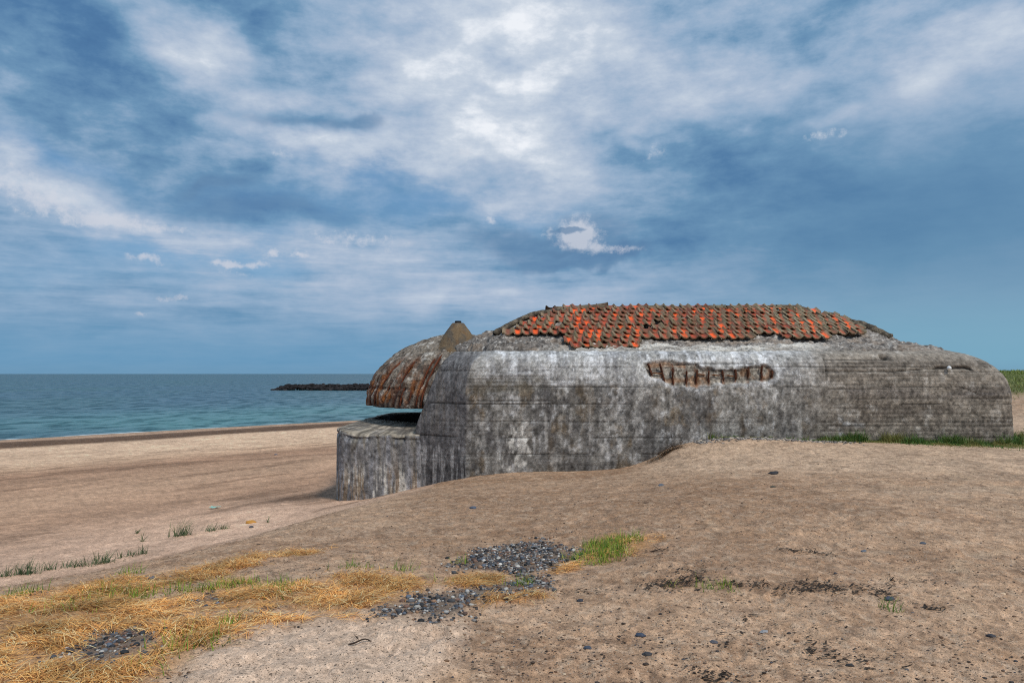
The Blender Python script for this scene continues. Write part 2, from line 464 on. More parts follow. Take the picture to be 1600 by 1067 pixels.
# ------------------------------------------------------------------ sea
def build_sea():
    m, h, b = base_mat('sea_water', 0.16, 0.3)
    geo = h.new('ShaderNodeNewGeometry').outputs['Position']
    sp = h.sep(geo)
    s = h.m('ADD', h.m('MULTIPLY', sp[0], float(NS[0])), h.m('MULTIPLY', sp[1], float(NS[1])))
    t = h.m('ADD', h.m('MULTIPLY', sp[0], float(TS[0])), h.m('MULTIPLY', sp[1], float(TS[1])))
    v = h.comb(h.m('MULTIPLY', sp[0], .85), h.m('MULTIPLY', sp[1], .42), 0.0)
    big = h.noise(v, 0.03, 3, .5)
    w1 = h.noise(v, 0.42, 5, .65, .3)
    w2 = h.noise(v, 1.9, 3, .65, .2)
    w0 = h.noise(v, 0.09, 3, .55)
    shal = h.ss(150, 76, s)
    c = h.mix(shal, rgba(lin(52, 92, 110)), rgba(lin(74, 130, 126)))
    c = h.mix(h.ss(.42, .62, big), c, rgba(lin(50, 94, 102)))
    c = h.mix(h.m('MULTIPLY', h.ss(.46, .62, w1), .6), c, rgba(lin(20, 50, 66)))  # dark and bright wave faces put into the colour, besides the bump
    c = h.mix(h.m('MULTIPLY', h.ss(.54, .68, w2), .4), c, rgba(lin(96, 146, 158)))
    # line of foam where the swell meets the sand
    fn = h.noise(h.comb(h.m('MULTIPLY', t, .22), h.m('MULTIPLY', s, .5), 0.0), 1.0, 4, .6)
    fo = h.m('MULTIPLY', h.ss(78.6, 77.0, h.m('ADD', s, h.m('MULTIPLY', h.m('SUBTRACT', fn, .5), 5.0))), h.ss(.52, .62, fn))
    c = h.mix(fo, c, rgba((.7, .75, .76)))
    hh = h.m('ADD', h.m('MULTIPLY', w1, 1.0), h.m('MULTIPLY', w2, .35))
    hh = h.m('ADD', hh, h.m('MULTIPLY', w0, 2.0))
    bn = h.new('ShaderNodeBump'); bn.inputs['Strength'].default_value = 1.0; bn.inputs['Distance'].default_value = 0.5
    h.put(bn.inputs['Height'], hh)
    # choppy water: steep little slopes keep the mirror part far below a flat sheet's
    h.put(b.inputs['Base Color'], c); b.inputs['Specular IOR Level'].default_value = 0.0; b.inputs['Roughness'].default_value = .8
    gl = h.new('ShaderNodeBsdfGlossy'); gl.inputs['Roughness'].default_value = .22; gl.inputs['Color'].default_value = (.95, .95, .92, 1)
    h.put(gl.inputs['Normal'], bn.outputs[0])
    mx = h.new('ShaderNodeMixShader')
    h.put(mx.inputs[0], h.m('MULTIPLY', h.m('MULTIPLY_ADD', h.ss(.40, .64, w1), -.26, .40), h.m('SUBTRACT', 1.0, fo)))
    out = m.node_tree.nodes['Material Output']
    h.l.new(b.outputs[0], mx.inputs[1]); h.l.new(gl.outputs[0], mx.inputs[2]); h.l.new(mx.outputs[0], out.inputs[0])
    # grid aligned to the shore: from just under the sand out to the horizon
    ss = np.concatenate([[70, 72], np.linspace(74, 100, 20), np.geomspace(101, 40000, 30)])
    tt = np.concatenate([-np.geomspace(150, 40000, 14)[::-1], np.linspace(-140, 200, 60), np.geomspace(215, 40000, 14)])
    S, T = np.meshgrid(ss, tt, indexing='ij')
    P = np.stack([NS[0] * S + TS[0] * T, NS[1] * S + TS[1] * T, np.full(S.shape, SEA)], -1)
    o = mesh_obj('sea_water', P, grid_faces(len(ss), len(tt)), m)
    tag(o, kind='structure')
build_sea()

# ------------------------------------------------------------------ bunker
YW = 19.0
def X19(px): return (px - 800) / F * YW
def Z19(py): return EYE + (584 - py) / F * YW
bunker = tag(empty('concrete_bunker', (5, 24, 0)), 'long grey weathered concrete bunker with red tile patches on its roof, half sunk in sand', 'bunker')

ILL = 0.66
def cc(r, g, b): return np.minimum(lin(r, g, b) / ILL, .85)

SPALL = [(1004, 570), (1020, 565), (1042, 563), (1060, 568), (1085, 572), (1125, 577), (1155, 577), (1172, 570), (1195, 568), (1213, 576), (1208, 590), (1180, 592), (1150, 596),
         (1110, 600), (1062, 602), (1045, 599), (1030, 592), (1012, 586)]
SPALL = [(X19(a + 3), Z19(583 + (b - 583) * 1.18 + (3 if a > 1165 else 0))) for a, b in SPALL]

def drips(a, z, seed, fa=7.0, fz=.55, o=4):
    return fbm(a * fa + seed, z * fz + seed * .37 + .35 * fbm(a * 1.3 + seed, z * 1.1), None, o, .6)

def build_block():
    # rows of the profile: z, xL, xR, yF, yB, chamfer x, chamfer y, corner radius
    T = np.array([
        [-2.6, -2.62, 13.02, 19.00, 29.0, 1.42, .95, .35],
        [-1.0, -2.60, 13.02, 19.00, 29.0, 1.41, .95, .35],
        [0.4, -2.55, 13.02, 19.00, 29.0, 1.37, .95, .40],
        [0.9, -2.36, 13.01, 19.00, 29.0, 1.18, .94, .42],
        [1.35, -2.19, 13.00, 19.00, 29.0, 1.01, .93, .45],
        [1.75, -2.03, 12.88, 19.03, 28.95, .91, .92, .6],
        [2.08, -1.86, 12.60, 19.12, 28.8, .88, .90, .8],
        [2.24, -1.70, 12.32, 19.25, 28.6, .90, .88, .9],
        [2.35, -1.58, 12.02, 19.52, 28.3, .92, .86, 1.0],
        [2.49, -1.46, 11.55, 20.05, 27.8, .95, .85, 1.1],
        [2.88, -1.02, 10.95, 20.95, 26.9, .80, .8, 1.1],
        [3.11, -.35, 10.70, 21.50, 26.2, .8, .8, 1.0],
        [3.37, .45, 10.1, 22.10, 25.5, .7, .6, .9],
        [3.62, 1.60, 9.2, 22.75, 24.6, .5, .45, .6],
        [3.68, 2.60, 8.0, 23.20, 23.9, .2, .2, .2]])
    seg = np.concatenate([[0], np.cumsum(np.hypot(np.hypot(np.diff(T[:, 0]), np.diff(T[:, 3])), .5 * np.diff(T[:, 1])))])
    tt = np.concatenate([np.linspace(0, seg[1], 20)[:-1], np.arange(seg[1], seg[-1], .028), [seg[-1]]])
    # smooth interpolation (Catmull-Rom on uneven knots through hermite)
    tang = np.gradient(T, seg, axis=0)
    k = np.clip(np.searchsorted(seg, tt, side='right') - 1, 0, len(seg) - 2)
    hh = (seg[k + 1] - seg[k])[:, None]; u = ((tt - seg[k])[:, None]) / hh
    H = (2 * u**3 - 3 * u**2 + 1) * T[k] + (u**3 - 2 * u**2 + u) * hh * tang[k] + (-2 * u**3 + 3 * u**2) * T[k + 1] + (u**3 - u**2) * hh * tang[k + 1]
    nF, nC, nA, nR, nB, nL = 540, 86, 40, 60, 50, 40
    rows = []
    for z, xl, xr, yf, yb, cx, cy, rr in H:
        pts = []
        f = np.linspace(0, 1, nL, endpoint=False); pts.append(np.stack([np.full(nL, xl), yb + (yf + cy - yb) * f], -1))
        f = np.linspace(0, 1, nC, endpoint=False); pts.append(np.stack([xl + cx * f, yf + cy * (1 - f)], -1))
        f = np.linspace(0, 1, nF, endpoint=False); pts.append(np.stack([xl + cx + (xr - rr - xl - cx) * f, np.full(nF, yf)], -1))
        f = np.linspace(0, 1, nA, endpoint=False) * math.pi / 2; pts.append(np.stack([xr - rr + rr * np.sin(f), yf + rr - rr * np.cos(f)], -1))
        f = np.linspace(0, 1, nR, endpoint=False); pts.append(np.stack([np.full(nR, xr), yf + rr + (yb - yf - rr) * f], -1))
        f = np.linspace(0, 1, nB, endpoint=False); pts.append(np.stack([xr + (xl - xr) * f, np.full(nB, yb)], -1))
        p = np.concatenate(pts); rows.append(np.column_stack([p, np.full(len(p), z)]))
    P = np.array(rows)
    n = normals(P, True)
    if n[60, nL + nC + 200, 1] > 0: n = -n
    x, y, z = P[..., 0], P[..., 1], P[..., 2]
    ci = np.arange(P.shape[1])
    isC = ((ci >= nL) & (ci < nL + nC))[None, :] * np.ones_like(x)
    # soften the mask of the chamfer by distance to its edge
    a = np.where(ci[None, :] < nL + nC, x * 1.5 - y * .0 + 100, x)         # running coordinate for streaks
    slope = tt[:, None] * np.ones_like(x)
    roof = sst(seg[8] - .05, seg[8] + .12, slope)                            # everything above the shoulder
    # ---- relief
    d = 0.03 * (fbm(x * .8, z * .8, y * .8, 4) - .5) + 0.014 * (fbm(x * 7, z * 7, y * 7, 3) - .5)
    boards = np.array([2.02, 1.93, 1.84, 1.62, 1.42, .98, .52, .12, -.3])
    wob = .015 * (fbm(x * .7, z * 0) - .5) + .004 * (fbm(x * 9, z * 0) - .5)
    groove = np.zeros_like(x)
    for i, bz in enumerate(boards):
        on = sst(.46, .6, fbm(x * .9 + i * 7.7, y * .5 + i, None, 3))
        g = np.exp(-((z + wob - bz) / .016) ** 2) * on
        groove = np.maximum(groove, g)
    fine = np.zeros_like(x)
    for i in range(36):
        bz = 2.02 - .108 * i
        fine = np.maximum(fine, np.exp(-((z + wob * .6 - bz) / .012) ** 2) * sst(.5, .62, fbm(x * .5 + i * 5.3, y * .3 + i * 2.1, None, 3)))
    groove = np.maximum(groove, .6 * fine * (1 - .4 * sst(X19(1330), X19(1230), x)))
    for bz, xe in ((Z19(588), 792), (Z19(593), 830), (Z19(598), 870), (Z19(604), 1010), (Z19(626), 862), (Z19(658), 862)):
        groove = np.maximum(groove, .9 * np.exp(-((z - bz + .3 * wob) / .011) ** 2) * sst(X19(728), X19(736), x) * sst(X19(xe) + .1, X19(xe) - .1, x) * (y < 19.4))
    for bz, xe in ((Z19(562), 1400), (Z19(596), 1560), (Z19(608), 1560), (Z19(622), 1582), (Z19(637), 1560), (Z19(652), 1582), (Z19(664), 1582)):
        groove = np.maximum(groove, 1.0 * np.exp(-((z - bz + .6 * wob) / .013) ** 2) * sst(X19(1285), X19(1300), x) * sst(X19(xe) + .1, X19(xe) - .1, x) * (.35 + .65 * sst(.4, .55, fbm(x * .9, z * 0 + bz * 9, None, 3))))
    # big cracks: right hand end and below the roof ledge
    crack = np.zeros_like(x)
    def crackline(pts, w=.022, dep=1.0):
        nonlocal crack
        xs = [X19(p[0]) for p in pts]; zs = [Z19(p[1]) for p in pts]
        yy = np.interp(x, xs, zs, left=99, right=99) + .02 * (fbm(x * 6, x * 0 + 3) - .5)
        crack = np.maximum(crack, dep * np.exp(-((z - yy) / w) ** 2) * (y < 20.6))
    crackline([(1290, 580), (1400, 580), (1440, 577), (1465, 576)], .014, .8)
    crackline([(1462, 575), (1470, 575), (1510, 574), (1520, 577)], .035, 1.2)
    crackline([(1490, 603), (1510, 608), (1535, 620), (1540, 624)], .012, .45)
    crackline([(1520, 623), (1583, 621)], .012, .3)
    crackline([(1515, 645), (1530, 650), (1548, 664)], .012, .35)
    hole = np.exp(-(((x - X19(1388)) / .11) ** 2 + ((z - Z19(557)) / .06) ** 2) ** 1.5) * (y < 21)
    block_d = np.exp(-(((x - X19(796)) / .98) ** 8 + ((z - Z19(600) - .05 * (x - X19(800)) + .05 * (fbm(x * 3, z * 0 + 4, None, 3) - .5)) / .20) ** 8))      # broken out board print near left corner
    vgro = np.exp(-((x - X19(1291) + .05 * (fbm(z * 4, z * 0) - .5)) / .02) ** 2) * sst(1.45, 1.6, z) * sst(2.2, 2.1, z) * (y < 19.6)
    sp = polydist(x, z, SPALL) + (.22 * (fbm(x * 4, z * 4, None, 4, .6) - .5))
    spm = sst(-.015, .06, sp) * (y < 20) * (isC < .5)
    # roof crumble
    rub = fbm(x * 5, z * 5, y * 5, 4, .65); rub2 = fbm(x * 1.5, z * 1.5, y * 1.5, 3)
    ledge = sst(.45, .6, fbm(x * .9 + 4, slope * 0 + 2, None, 3))
    d = d - .018 * groove - .06 * np.clip(crack, 0, 1.3) - .22 * hole - .025 * block_d - .03 * vgro - .075 * spm + spm * .05 * (fbm(x * 14, z * 14, None, 3) - .5)
    d = d + roof * (.22 * (rub - .5) + .12 * (rub2 - .5) + .06 * (fbm(x * 14, z * 14, y * 14, 3) - .5))
    # lip of the upper layer over the shoulder (left part most) with a dark undercut
    lipz = seg[8] + .10 + .14 * (fbm(x * 1.1, y * 0 + 1, None, 4) - .5)
    lip = sst(-.02, .16, slope - lipz) * sst(.9, .3, slope - lipz)
    leftm = sst(1.8, .4, x)
    d = d + lip * (.03 + .05 * leftm * (ci[None, :] < nL + nC + 300)) * (.4 + 1.2 * fbm(x * 6, y * 6, z * 9, 3))
    und = np.exp(-((slope - lipz + .03) / .035) ** 2)
    d = d - und * (.035 + .05 * leftm)
    # wavy cracks in the ledge above the white band
    for q, off in enumerate((.10, .22, .36)):
        ck = np.exp(-((slope - (seg[8] + off + .16 * (fbm(x * .9 + q * 9, y * 0 + q, None, 5, .6) - .5))) / .020) ** 2) * sst(.5, 1.5, x) * sst(11, 9.5, x)
        crack = np.maximum(crack, 1.0 * ck); d = d - .07 * ck
    # ---- colour
    g_mid = cc(124, 120, 114); g_dark = cc(66, 64, 65); g_light = cc(164, 162, 158); g_white = cc(204, 202, 198); g_brown = cc(106, 90, 68); g_warm = cc(120, 112, 102)
    C = np.broadcast_to(g_mid, P.shape).copy()
    pn = fbm(x * 1.1, z * 1.1, y, 5, .6)
    C = mixc(C, g_dark, sst(.48, .66, pn) * .55)
    st = drips(a, z, 3.1); st2 = drips(a, z, 11.7, 13, 1.4); st3 = drips(a, z, 23.9, 3.2, .9)
    i1 = fbm(x * 2.6, z * 2.2, y * 2, 5, .68); i2 = fbm(x * 6.5 + 9, z * 5.5, y * 5, 4, .68); i3 = fbm(x * 15, z * 13, y * 13, 3, .65)
    low = sst(1.50, 1.38, z + .10 * (fbm(x * 2, z * 0, None, 3) - .5)) * .75 + .25 * sst(1.9, 1.1, z)
    left = sst(X19(1330), X19(1230), x + .5 * (fbm(z * 1.4, x * .3) - .5))
    # upper whitewashed band
    band = (1 - low) * left * sst(X19(735), X19(775), x + .5 * (fbm(z * 3, x * .2 + 8) - .5))
    C = mixc(C, g_light, band * (.35 + .65 * sst(.3, .6, fbm(x * 2.2, z * 2.6, None, 4, .65))))
    C = mixc(C, g_white, band * sst(.5, .64, .6 * fbm(x * 3.5 + 30, z * 3.5, None, 5, .7) + .4 * i2) * .6)
    C = mixc(C, cc(98, 97, 98), band * sst(.48, .62, .6 * fbm(x * 4.5 + 7, z * 2.2, None, 5, .68) + .4 * i2) * .7)
    C = mixc(C, cc(116, 115, 114), band * sst(.5, .62, .7 * drips(a, z, 171.0, 6, .6) + .3 * i2) * .5)
    C = mixc(C, cc(206, 204, 200), band * sst(.52, .62, .7 * drips(a, z, 191.0, 9, .6) + .3 * i2) * .45)
    # efflorescence patches and runs below
    lime = low * sst(-1.2, .2, z + 1.2 * (st3 - .5)) * left
    C = mixc(C, g_light, lime * sst(.47, .62, .4 * st + .35 * i1 + .25 * i2) * .32 * sst(X19(735), X19(880), x))
    C = mixc(C, g_white, low * left * sst(.53, .64, .3 * st2 + .4 * i2 + .3 * i1) * .42)
    C = mixc(C, g_dark, low * sst(.50, .63, .45 * drips(a, z, 41.3, 4.5, .8) + .55 * fbm(x * 3.2 + 40, z * 2.6, None, 5, .65)) * .45)
    C = mixc(C, g_brown, low * left * sst(.53, .66, .5 * drips(a, z, 57.1, 2.6, .7) + .5 * fbm(x * 4 + 70, z * 3, None, 4, .65)) * .65)
    vein = 1 - np.abs(fbm(x * 3.4 + 3, z * 3.0, None, 5, .6) - .5) * 40
    C = mixc(C, cc(190, 190, 190), np.clip(vein, 0, 1) * low * left * sst(.5, .7, fbm(x * .9 + 60, z * .9)) * .35)
    i0 = fbm(x * .55 + 21, z * .8, None, 4, .6)
    C = C * (1 + low * 1.1 * (i0 - .5))[..., None]
    C = C * (1 - .12 * low * left)[..., None]
    vs = .6 * drips(a, z, 91.0, 5.5, 1.1, 5) + .4 * i1
    C = mixc(C, cc(76, 72, 67), low * left * sst(.5, .62, vs) * .42)
    vs2 = .6 * drips(a, z, 131.0, 8, 1.0, 5) + .4 * i2
    C = mixc(C, cc(150, 147, 142), low * left * sst(.52, .63, vs2) * .38)
    # brown runs under the spalled strip
    for pxx, w, zt, zb, f in ((1025, .12, 1.5, .2, .8), (1110, .14, 1.35, .1, .8), (1160, .09, .9, -.1, .8), (905, .25, 1.4, .4, .35), (950, .2, 1.4, .6, .45), (858, .1, .9, -.6, .6), (1285, .2, .7, .35, .3)):
        C = mixc(C, cc(70, 58, 44), np.exp(-((x - X19(pxx) + .25 * (fbm(z * 2, z * 0 + pxx) - .5)) / w) ** 2) * sst(zt, zt - .3, z) * sst(zb, zb + .5, z) * f * sst(.3, .55, fbm(x * 6, z * 3, None, 3)))
    # lime fan near the left corner
    for pxx, z0, z1, w in ((800, .6, -.7, .10), (822, .6, -.6, .05), (1205, .0, -.1, .1), (1207, .25, -.1, .07)):
        wd = w * (1 + 1.6 * sst(z0, z1, z))
        C = mixc(C, cc(196, 192, 184), np.exp(-((x - X19(pxx) + .3 * (fbm(z * 3, z * 0 + pxx) - .5)) / wd) ** 2) * sst(z0 + .05, z0 - .1, z) * sst(z1 - .1, z1 + .1, z) * sst(.38, .6, fbm(x * 9, z * 4, None, 3)) * .9)
    # right-hand, gravelly and browner
    rt = 1 - left
    C = mixc(C, g_warm, rt * .85)
    C = mixc(C, cc(84, 76, 68), rt * sst(1.35, 1.1, z) * sst(.35, .6, fbm(x * 1.2, z * 2.2, None, 4)) * .75)
    C = mixc(C, cc(128, 118, 106), rt * sst(.52, .7, fbm(x * 8, z * 8, y * 8, 3, .7)) * .5)
    C = mixc(C, cc(64, 62, 66), rt * np.exp(-((z - 1.25) / .13) ** 2) * sst(.4, .6, fbm(x * 1.1 + 5, z * 2)) * .8)
    C = mixc(C, cc(170, 166, 160), rt * sst(.56, .64, .4 * drips(a, z, 71.9, 5, 1.0) + .6 * i2) * .35)
    C = mixc(C, cc(126, 117, 106), rt * sst(.5, .6, fbm(x * .4, z * 5.5 + 4, None, 4, .6)) * .5)
    C = mixc(C, cc(84, 77, 70), rt * sst(.52, .62, fbm(x * .5 + 50, z * 6.5, None, 4, .6)) * .5)
    arrow = np.exp(-((z - (Z19(660) - .06 * np.maximum(x - 7.9, 0) ** 2)) / .045) ** 2) * sst(X19(1308), X19(1316), x) * sst(X19(1352), X19(1346), x)
    arrow = np.maximum(arrow, np.exp(-((x - X19(1311)) / .06) ** 2) * sst(-.05, .1, z) * sst(1.0, .7, z))
    C = mixc(C, cc(176, 174, 172), arrow * (y < 20) * sst(.3, .6, fbm(x * 7, z * 7)) * .8)
    # chamfered face: shade of its turn from the sun in the colour, then stains
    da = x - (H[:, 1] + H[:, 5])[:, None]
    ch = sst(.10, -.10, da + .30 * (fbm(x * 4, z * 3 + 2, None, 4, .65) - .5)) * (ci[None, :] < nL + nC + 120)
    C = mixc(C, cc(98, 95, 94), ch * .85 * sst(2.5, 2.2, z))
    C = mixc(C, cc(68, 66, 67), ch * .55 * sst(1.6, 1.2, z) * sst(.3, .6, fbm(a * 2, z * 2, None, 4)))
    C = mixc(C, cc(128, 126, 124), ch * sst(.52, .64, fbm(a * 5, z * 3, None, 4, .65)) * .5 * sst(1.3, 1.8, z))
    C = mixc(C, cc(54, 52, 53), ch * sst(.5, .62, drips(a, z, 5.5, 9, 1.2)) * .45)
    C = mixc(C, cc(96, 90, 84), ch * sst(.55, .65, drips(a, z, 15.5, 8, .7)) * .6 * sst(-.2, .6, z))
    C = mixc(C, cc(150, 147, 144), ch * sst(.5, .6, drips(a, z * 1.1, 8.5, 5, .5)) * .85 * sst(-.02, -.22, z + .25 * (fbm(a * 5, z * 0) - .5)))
    # crumbled roof
    rc = cc(122, 115, 108)
    RC = np.broadcast_to(rc, P.shape).copy()
    RC = mixc(RC, cc(72, 68, 65), sst(.46, .62, fbm(x * 9, z * 9, y * 9, 4, .7)) * .85)
    RC = RC * (1 - .3 * sst(2.5, 0., x))[..., None]
    RC = mixc(RC, cc(168, 162, 154), sst(.56, .7, fbm(x * 9 + 20, z * 9, y * 9, 3, .7)) * .8)
    RC = mixc(RC, cc(138, 118, 98), sst(.5, .7, fbm(x * 2, z * 2, y * 2, 3)) * .3)
    pale = sst(seg[8] + .75, seg[8] + .5, slope + .5 * (fbm(x * .8, y * 0 + 6, None, 3) - .5)) * sst(X19(840), X19(930), x) * sst(X19(1345), X19(1270), x)
    RC = mixc(RC, cc(182, 177, 168), pale * (.45 + .5 * sst(.35, .6, fbm(x * 2, y * 5, None, 4))))
    C = mixc(C, RC, np.maximum(roof, lip))
    # spall: raw aggregate
    SC = mixc(np.broadcast_to(cc(142, 135, 124), P.shape), cc(84, 76, 68), sst(.48, .65, fbm(x * 14, z * 14, None, 3, .7)) * .8)
    SC = mixc(SC, cc(136, 92, 54), sst(.58, .7, fbm(x * 3 + 4, z * 5, None, 3)) * .5)
    C = mixc(C, SC, spm)
    C = mixc(C, cc(216, 216, 214), np.exp(-((sp + .05) / .06) ** 2) * (y < 20) * (isC < .5) * .4 * sst(.4, .6, i2))
    for bx in (1016, 1035, 1052, 1073, 1089, 1108, 1130, 1150, 1170, 1191, 1207):
        C = mixc(C, cc(92, 54, 30), spm * np.exp(-((x - X19(bx)) / .045) ** 2) * sst(.35, .6, i3) * .9)
    C = mixc(C, cc(48, 45, 42), np.clip(groove, 0, 1) * .85)
    C = mixc(C, cc(34, 32, 30), np.clip(crack, 0, 1) * .85)
    C = mixc(C, cc(84, 78, 68), block_d * (.45 + .5 * sst(.4, .6, i1)))
    C = mixc(C, cc(70, 66, 60), vgro * .7)
    C = mixc(C, cc(60, 50, 36), hole * .6)
    C = C * (1 + (1 - roof) * (.75 * (i2 - .5) + 1.6 * (i3 - .5)))[..., None]
    # darker towards the foot
    C = C * (1 - .3 * sst(-.35, -.75, z + .3 * (fbm(x * 2, z * 0) - .5)) * left)[..., None]
    C = np.clip(C * (1 + .35 * (fbm(x * 22, z * 22, y * 22, 2) - .5))[..., None], .015, .85)
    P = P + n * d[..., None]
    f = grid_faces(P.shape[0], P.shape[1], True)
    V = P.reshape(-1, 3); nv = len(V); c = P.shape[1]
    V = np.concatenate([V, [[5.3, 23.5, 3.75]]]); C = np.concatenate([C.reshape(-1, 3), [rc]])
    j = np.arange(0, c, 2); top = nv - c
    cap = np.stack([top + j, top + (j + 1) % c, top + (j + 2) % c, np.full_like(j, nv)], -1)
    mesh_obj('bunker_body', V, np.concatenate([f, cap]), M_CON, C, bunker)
build_block()

def tube(path, r, k=6):
    path = np.asarray(path, float); n = len(path)
    r = np.broadcast_to(np.asarray(r, float), (n,))
    t = np.gradient(path, axis=0); t /= np.linalg.norm(t, axis=1, keepdims=True) + 1e-9
    up = np.where(np.abs(t[:, 2:3]) > .9, np.array([[1., 0, 0]]), np.array([[0, 0, 1.]]))
    b = np.cross(t, up); b /= np.linalg.norm(b, axis=1, keepdims=True) + 1e-9
    c = np.cross(b, t)
    a = np.linspace(0, 2 * math.pi, k, endpoint=False)
    V = path[:, None] + r[:, None, None] * (b[:, None] * np.cos(a)[None, :, None] + c[:, None] * np.sin(a)[None, :, None])
    V[0] = V[0] * .3 + path[0] * .7; V[-1] = V[-1] * .3 + path[-1] * .7
    return V.reshape(-1, 3), grid_faces(n, k, True)

# rusty bars bared in the spalled strip
for pxx, ya, yb, lean in ((1016, 567, 588, -3), (1035, 567, 597, -3), (1052, 574, 601, 0), (1073, 579, 600, 1), (1089, 577, 600, 1), (1108, 578, 598, 0), (1130, 578, 596, -1),
                          (1150, 576, 594, -1), (1170, 573, 591, 0), (1191, 570, 591, 1), (1207, 578, 590, 0)):
    q = np.linspace(0, 1, 9)
    xx = X19(pxx) + (lean / F * YW) * (q - .5) * -2 + .012 * np.sin(q * 5 + pxx)
    p = np.stack([xx, 19.055 + .025 * np.sin(q * 7 + pxx), Z19(ya) + (Z19(yb) - Z19(ya)) * q], -1)
    V, Fq = tube(p, .018 + .02 * fbm(q * 6 + pxx, q * 0), 7)
    cn = mixc(np.broadcast_to(cc(78, 44, 28), V.shape), cc(46, 30, 24), rng.random(len(V)))
    mesh_obj('rebar', V, Fq, M_RUST, cn, bunker)
for xa, xb, yy in ((1018, 1036, 583), (1088, 1104, 585), (1112, 1126, 586), (1134, 1148, 587)):
    q = np.linspace(0, 1, 6)
    p = np.stack([X19(xa) + (X19(xb) - X19(xa)) * q, 19.06 + 0 * q, Z19(yy) + .01 * np.sin(q * 6)], -1)
    V, Fq = tube(p, .018, 6)
    mesh_obj('rebar', V, Fq, M_RUST, cc(92, 58, 36), bunker)

# ------------------------------------------------------------------ overhanging roof of the gun opening
CX, CY, CZ, AX, AY, AZ = -1.5, 24.2, .78, 3.2, 3.9, 2.26
def cap_pt(phi, th):
    """phi measured from -y (towards the viewer), growing to -x; th from rim (0) to top (pi/2)"""
    c = np.cos(th)
    ay = np.where(np.cos(phi) < 0, 5.9, AY)          # far side stretched back, to keep the sun off the pit's inner wall
    return np.stack([CX - AX * np.sin(phi) * c, CY - ay * np.cos(phi) * c, CZ + AZ * np.sin(th)], -1)
BARS = [.33, .38, .46, .55, .62, .70, .77, .88, .95, 1.05, 1.11, 1.22, 1.30, 1.43]
def build_cap():
    ph = np.linspace(-.6, math.pi + .3, 620)
    th = np.concatenate([np.linspace(0, math.pi / 2, 170)])
    PH, TH = np.meshgrid(ph, th)
    P = cap_pt(PH, TH); n = np.stack([-np.sin(PH) * np.cos(TH), -np.cos(PH) * np.cos(TH), np.sin(TH)], -1)
    x, y, z = P[..., 0], P[..., 1], P[..., 2]
    d = .20 * (fbm(x * 1.2, y * 1.2, z * 1.2, 4) - .5) + .12 * (fbm(x * 6, y * 6, z * 6, 4, .6) - .5)
    gro = np.zeros_like(x)
    for i, b in enumerate(BARS):
        top = (.35 + .35 * R.random()) if i not in (0, 1, 4, 7) else (.75 + .3 * R.random())
        w = .055 + .03 * R.random()
        lean = b - .25 * TH ** 1.5 * .6
        gro = np.maximum(gro, np.exp(-((PH - lean + .05 * (fbm(TH * 5, TH * 0 + b * 9) - .5)) * AY / w / 1.6) ** 2) * sst(top, top - .25, TH))
    hb = np.exp(-((z - 1.33 + .06 * (fbm(PH * 4, PH * 0) - .5)) / .05) ** 2) * sst(.3, .5, PH) * .8
    d = d - .06 * gro - .05 * hb
    d = d - .10 * sst(.45, .62, fbm(PH * 4 + 2, PH * 0, None, 4)) * sst(.10, 0, TH)
    C = np.broadcast_to(cc(122, 112, 100), P.shape).copy()
    C = mixc(C, cc(70, 64, 58), sst(.48, .62, fbm(x * 3, y * 3, z * 3, 4, .65)) * .8)
    C = mixc(C, cc(172, 166, 156), sst(.55, .68, fbm(x * 5 + 9, y * 5, z * 5, 4, .65)) * .8)
    rz = sst(2.5, 1.5, z + .7 * (fbm(x * 2, y * 2, z * .7, 3) - .5))
    C = mixc(C, cc(112, 68, 40), rz * sst(.44, .62, fbm(PH * 14, z * 2.2, None, 4, .65)) * .7)
    C = mixc(C, cc(60, 48, 40), rz * sst(.5, .62, fbm(PH * 18 + 9, z * 4, None, 4, .65)) * .7)
    C = mixc(C, cc(58, 34, 24), np.clip(gro + .6 * hb, 0, 1) * sst(.22, .45, fbm(PH * 9, z * 5, None, 3)) * .9)
    C = mixc(C, cc(150, 92, 44), np.clip(gro, 0, 1) * sst(.5, .65, fbm(PH * 10, z * 4, None, 3)) * .6)
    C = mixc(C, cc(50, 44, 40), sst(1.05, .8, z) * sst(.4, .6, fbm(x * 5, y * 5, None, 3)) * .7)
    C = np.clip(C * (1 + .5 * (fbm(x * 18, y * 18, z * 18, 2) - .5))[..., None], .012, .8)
    P = P + n * d[..., None]
    rim = P[0].copy(); rim[:, 2] = CZ + .03 * (fbm(ph * 9, ph * 0, None, 3) - .5)
    und = [rim]
    for kk in (.97, .8, .5, .2):
        q = rim.copy(); q[:, 0] = CX + (rim[:, 0] - CX) * kk; q[:, 1] = CY + (rim[:, 1] - CY) * kk; q[:, 2] = CZ + (.06 if kk < .9 else .02); und.append(q)
    U = np.array(und[::-1])
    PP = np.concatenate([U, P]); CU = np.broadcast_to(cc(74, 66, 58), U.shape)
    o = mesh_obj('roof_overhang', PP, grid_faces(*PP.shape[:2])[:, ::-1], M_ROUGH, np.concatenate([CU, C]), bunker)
    for i, b in enumerate(BARS):
        t0 = .015 + .03 * R.random(); t1 = (.2 + .35 * R.random()) if i not in (0, 1, 4, 7) else (.55 + .35 * R.random())
        tq = np.linspace(t0, t1, 16)
        p = cap_pt(b - .15 * tq ** 1.5, tq)
        nn = np.stack([-np.sin(b - .15 * tq ** 1.5) * np.cos(tq), -np.cos(b) * np.cos(tq), np.sin(tq)], -1)
        p = p - nn * (.05 + .025 * np.sin(tq * 9 + b * 30))[:, None]
        V, Fq = tube(p, .026, 6)
        mesh_obj('rebar', V, Fq, M_RUST, mixc(np.broadcast_to(cc(96, 48, 26), V.shape), cc(50, 30, 22), rng.random(len(V))), o)
build_cap()

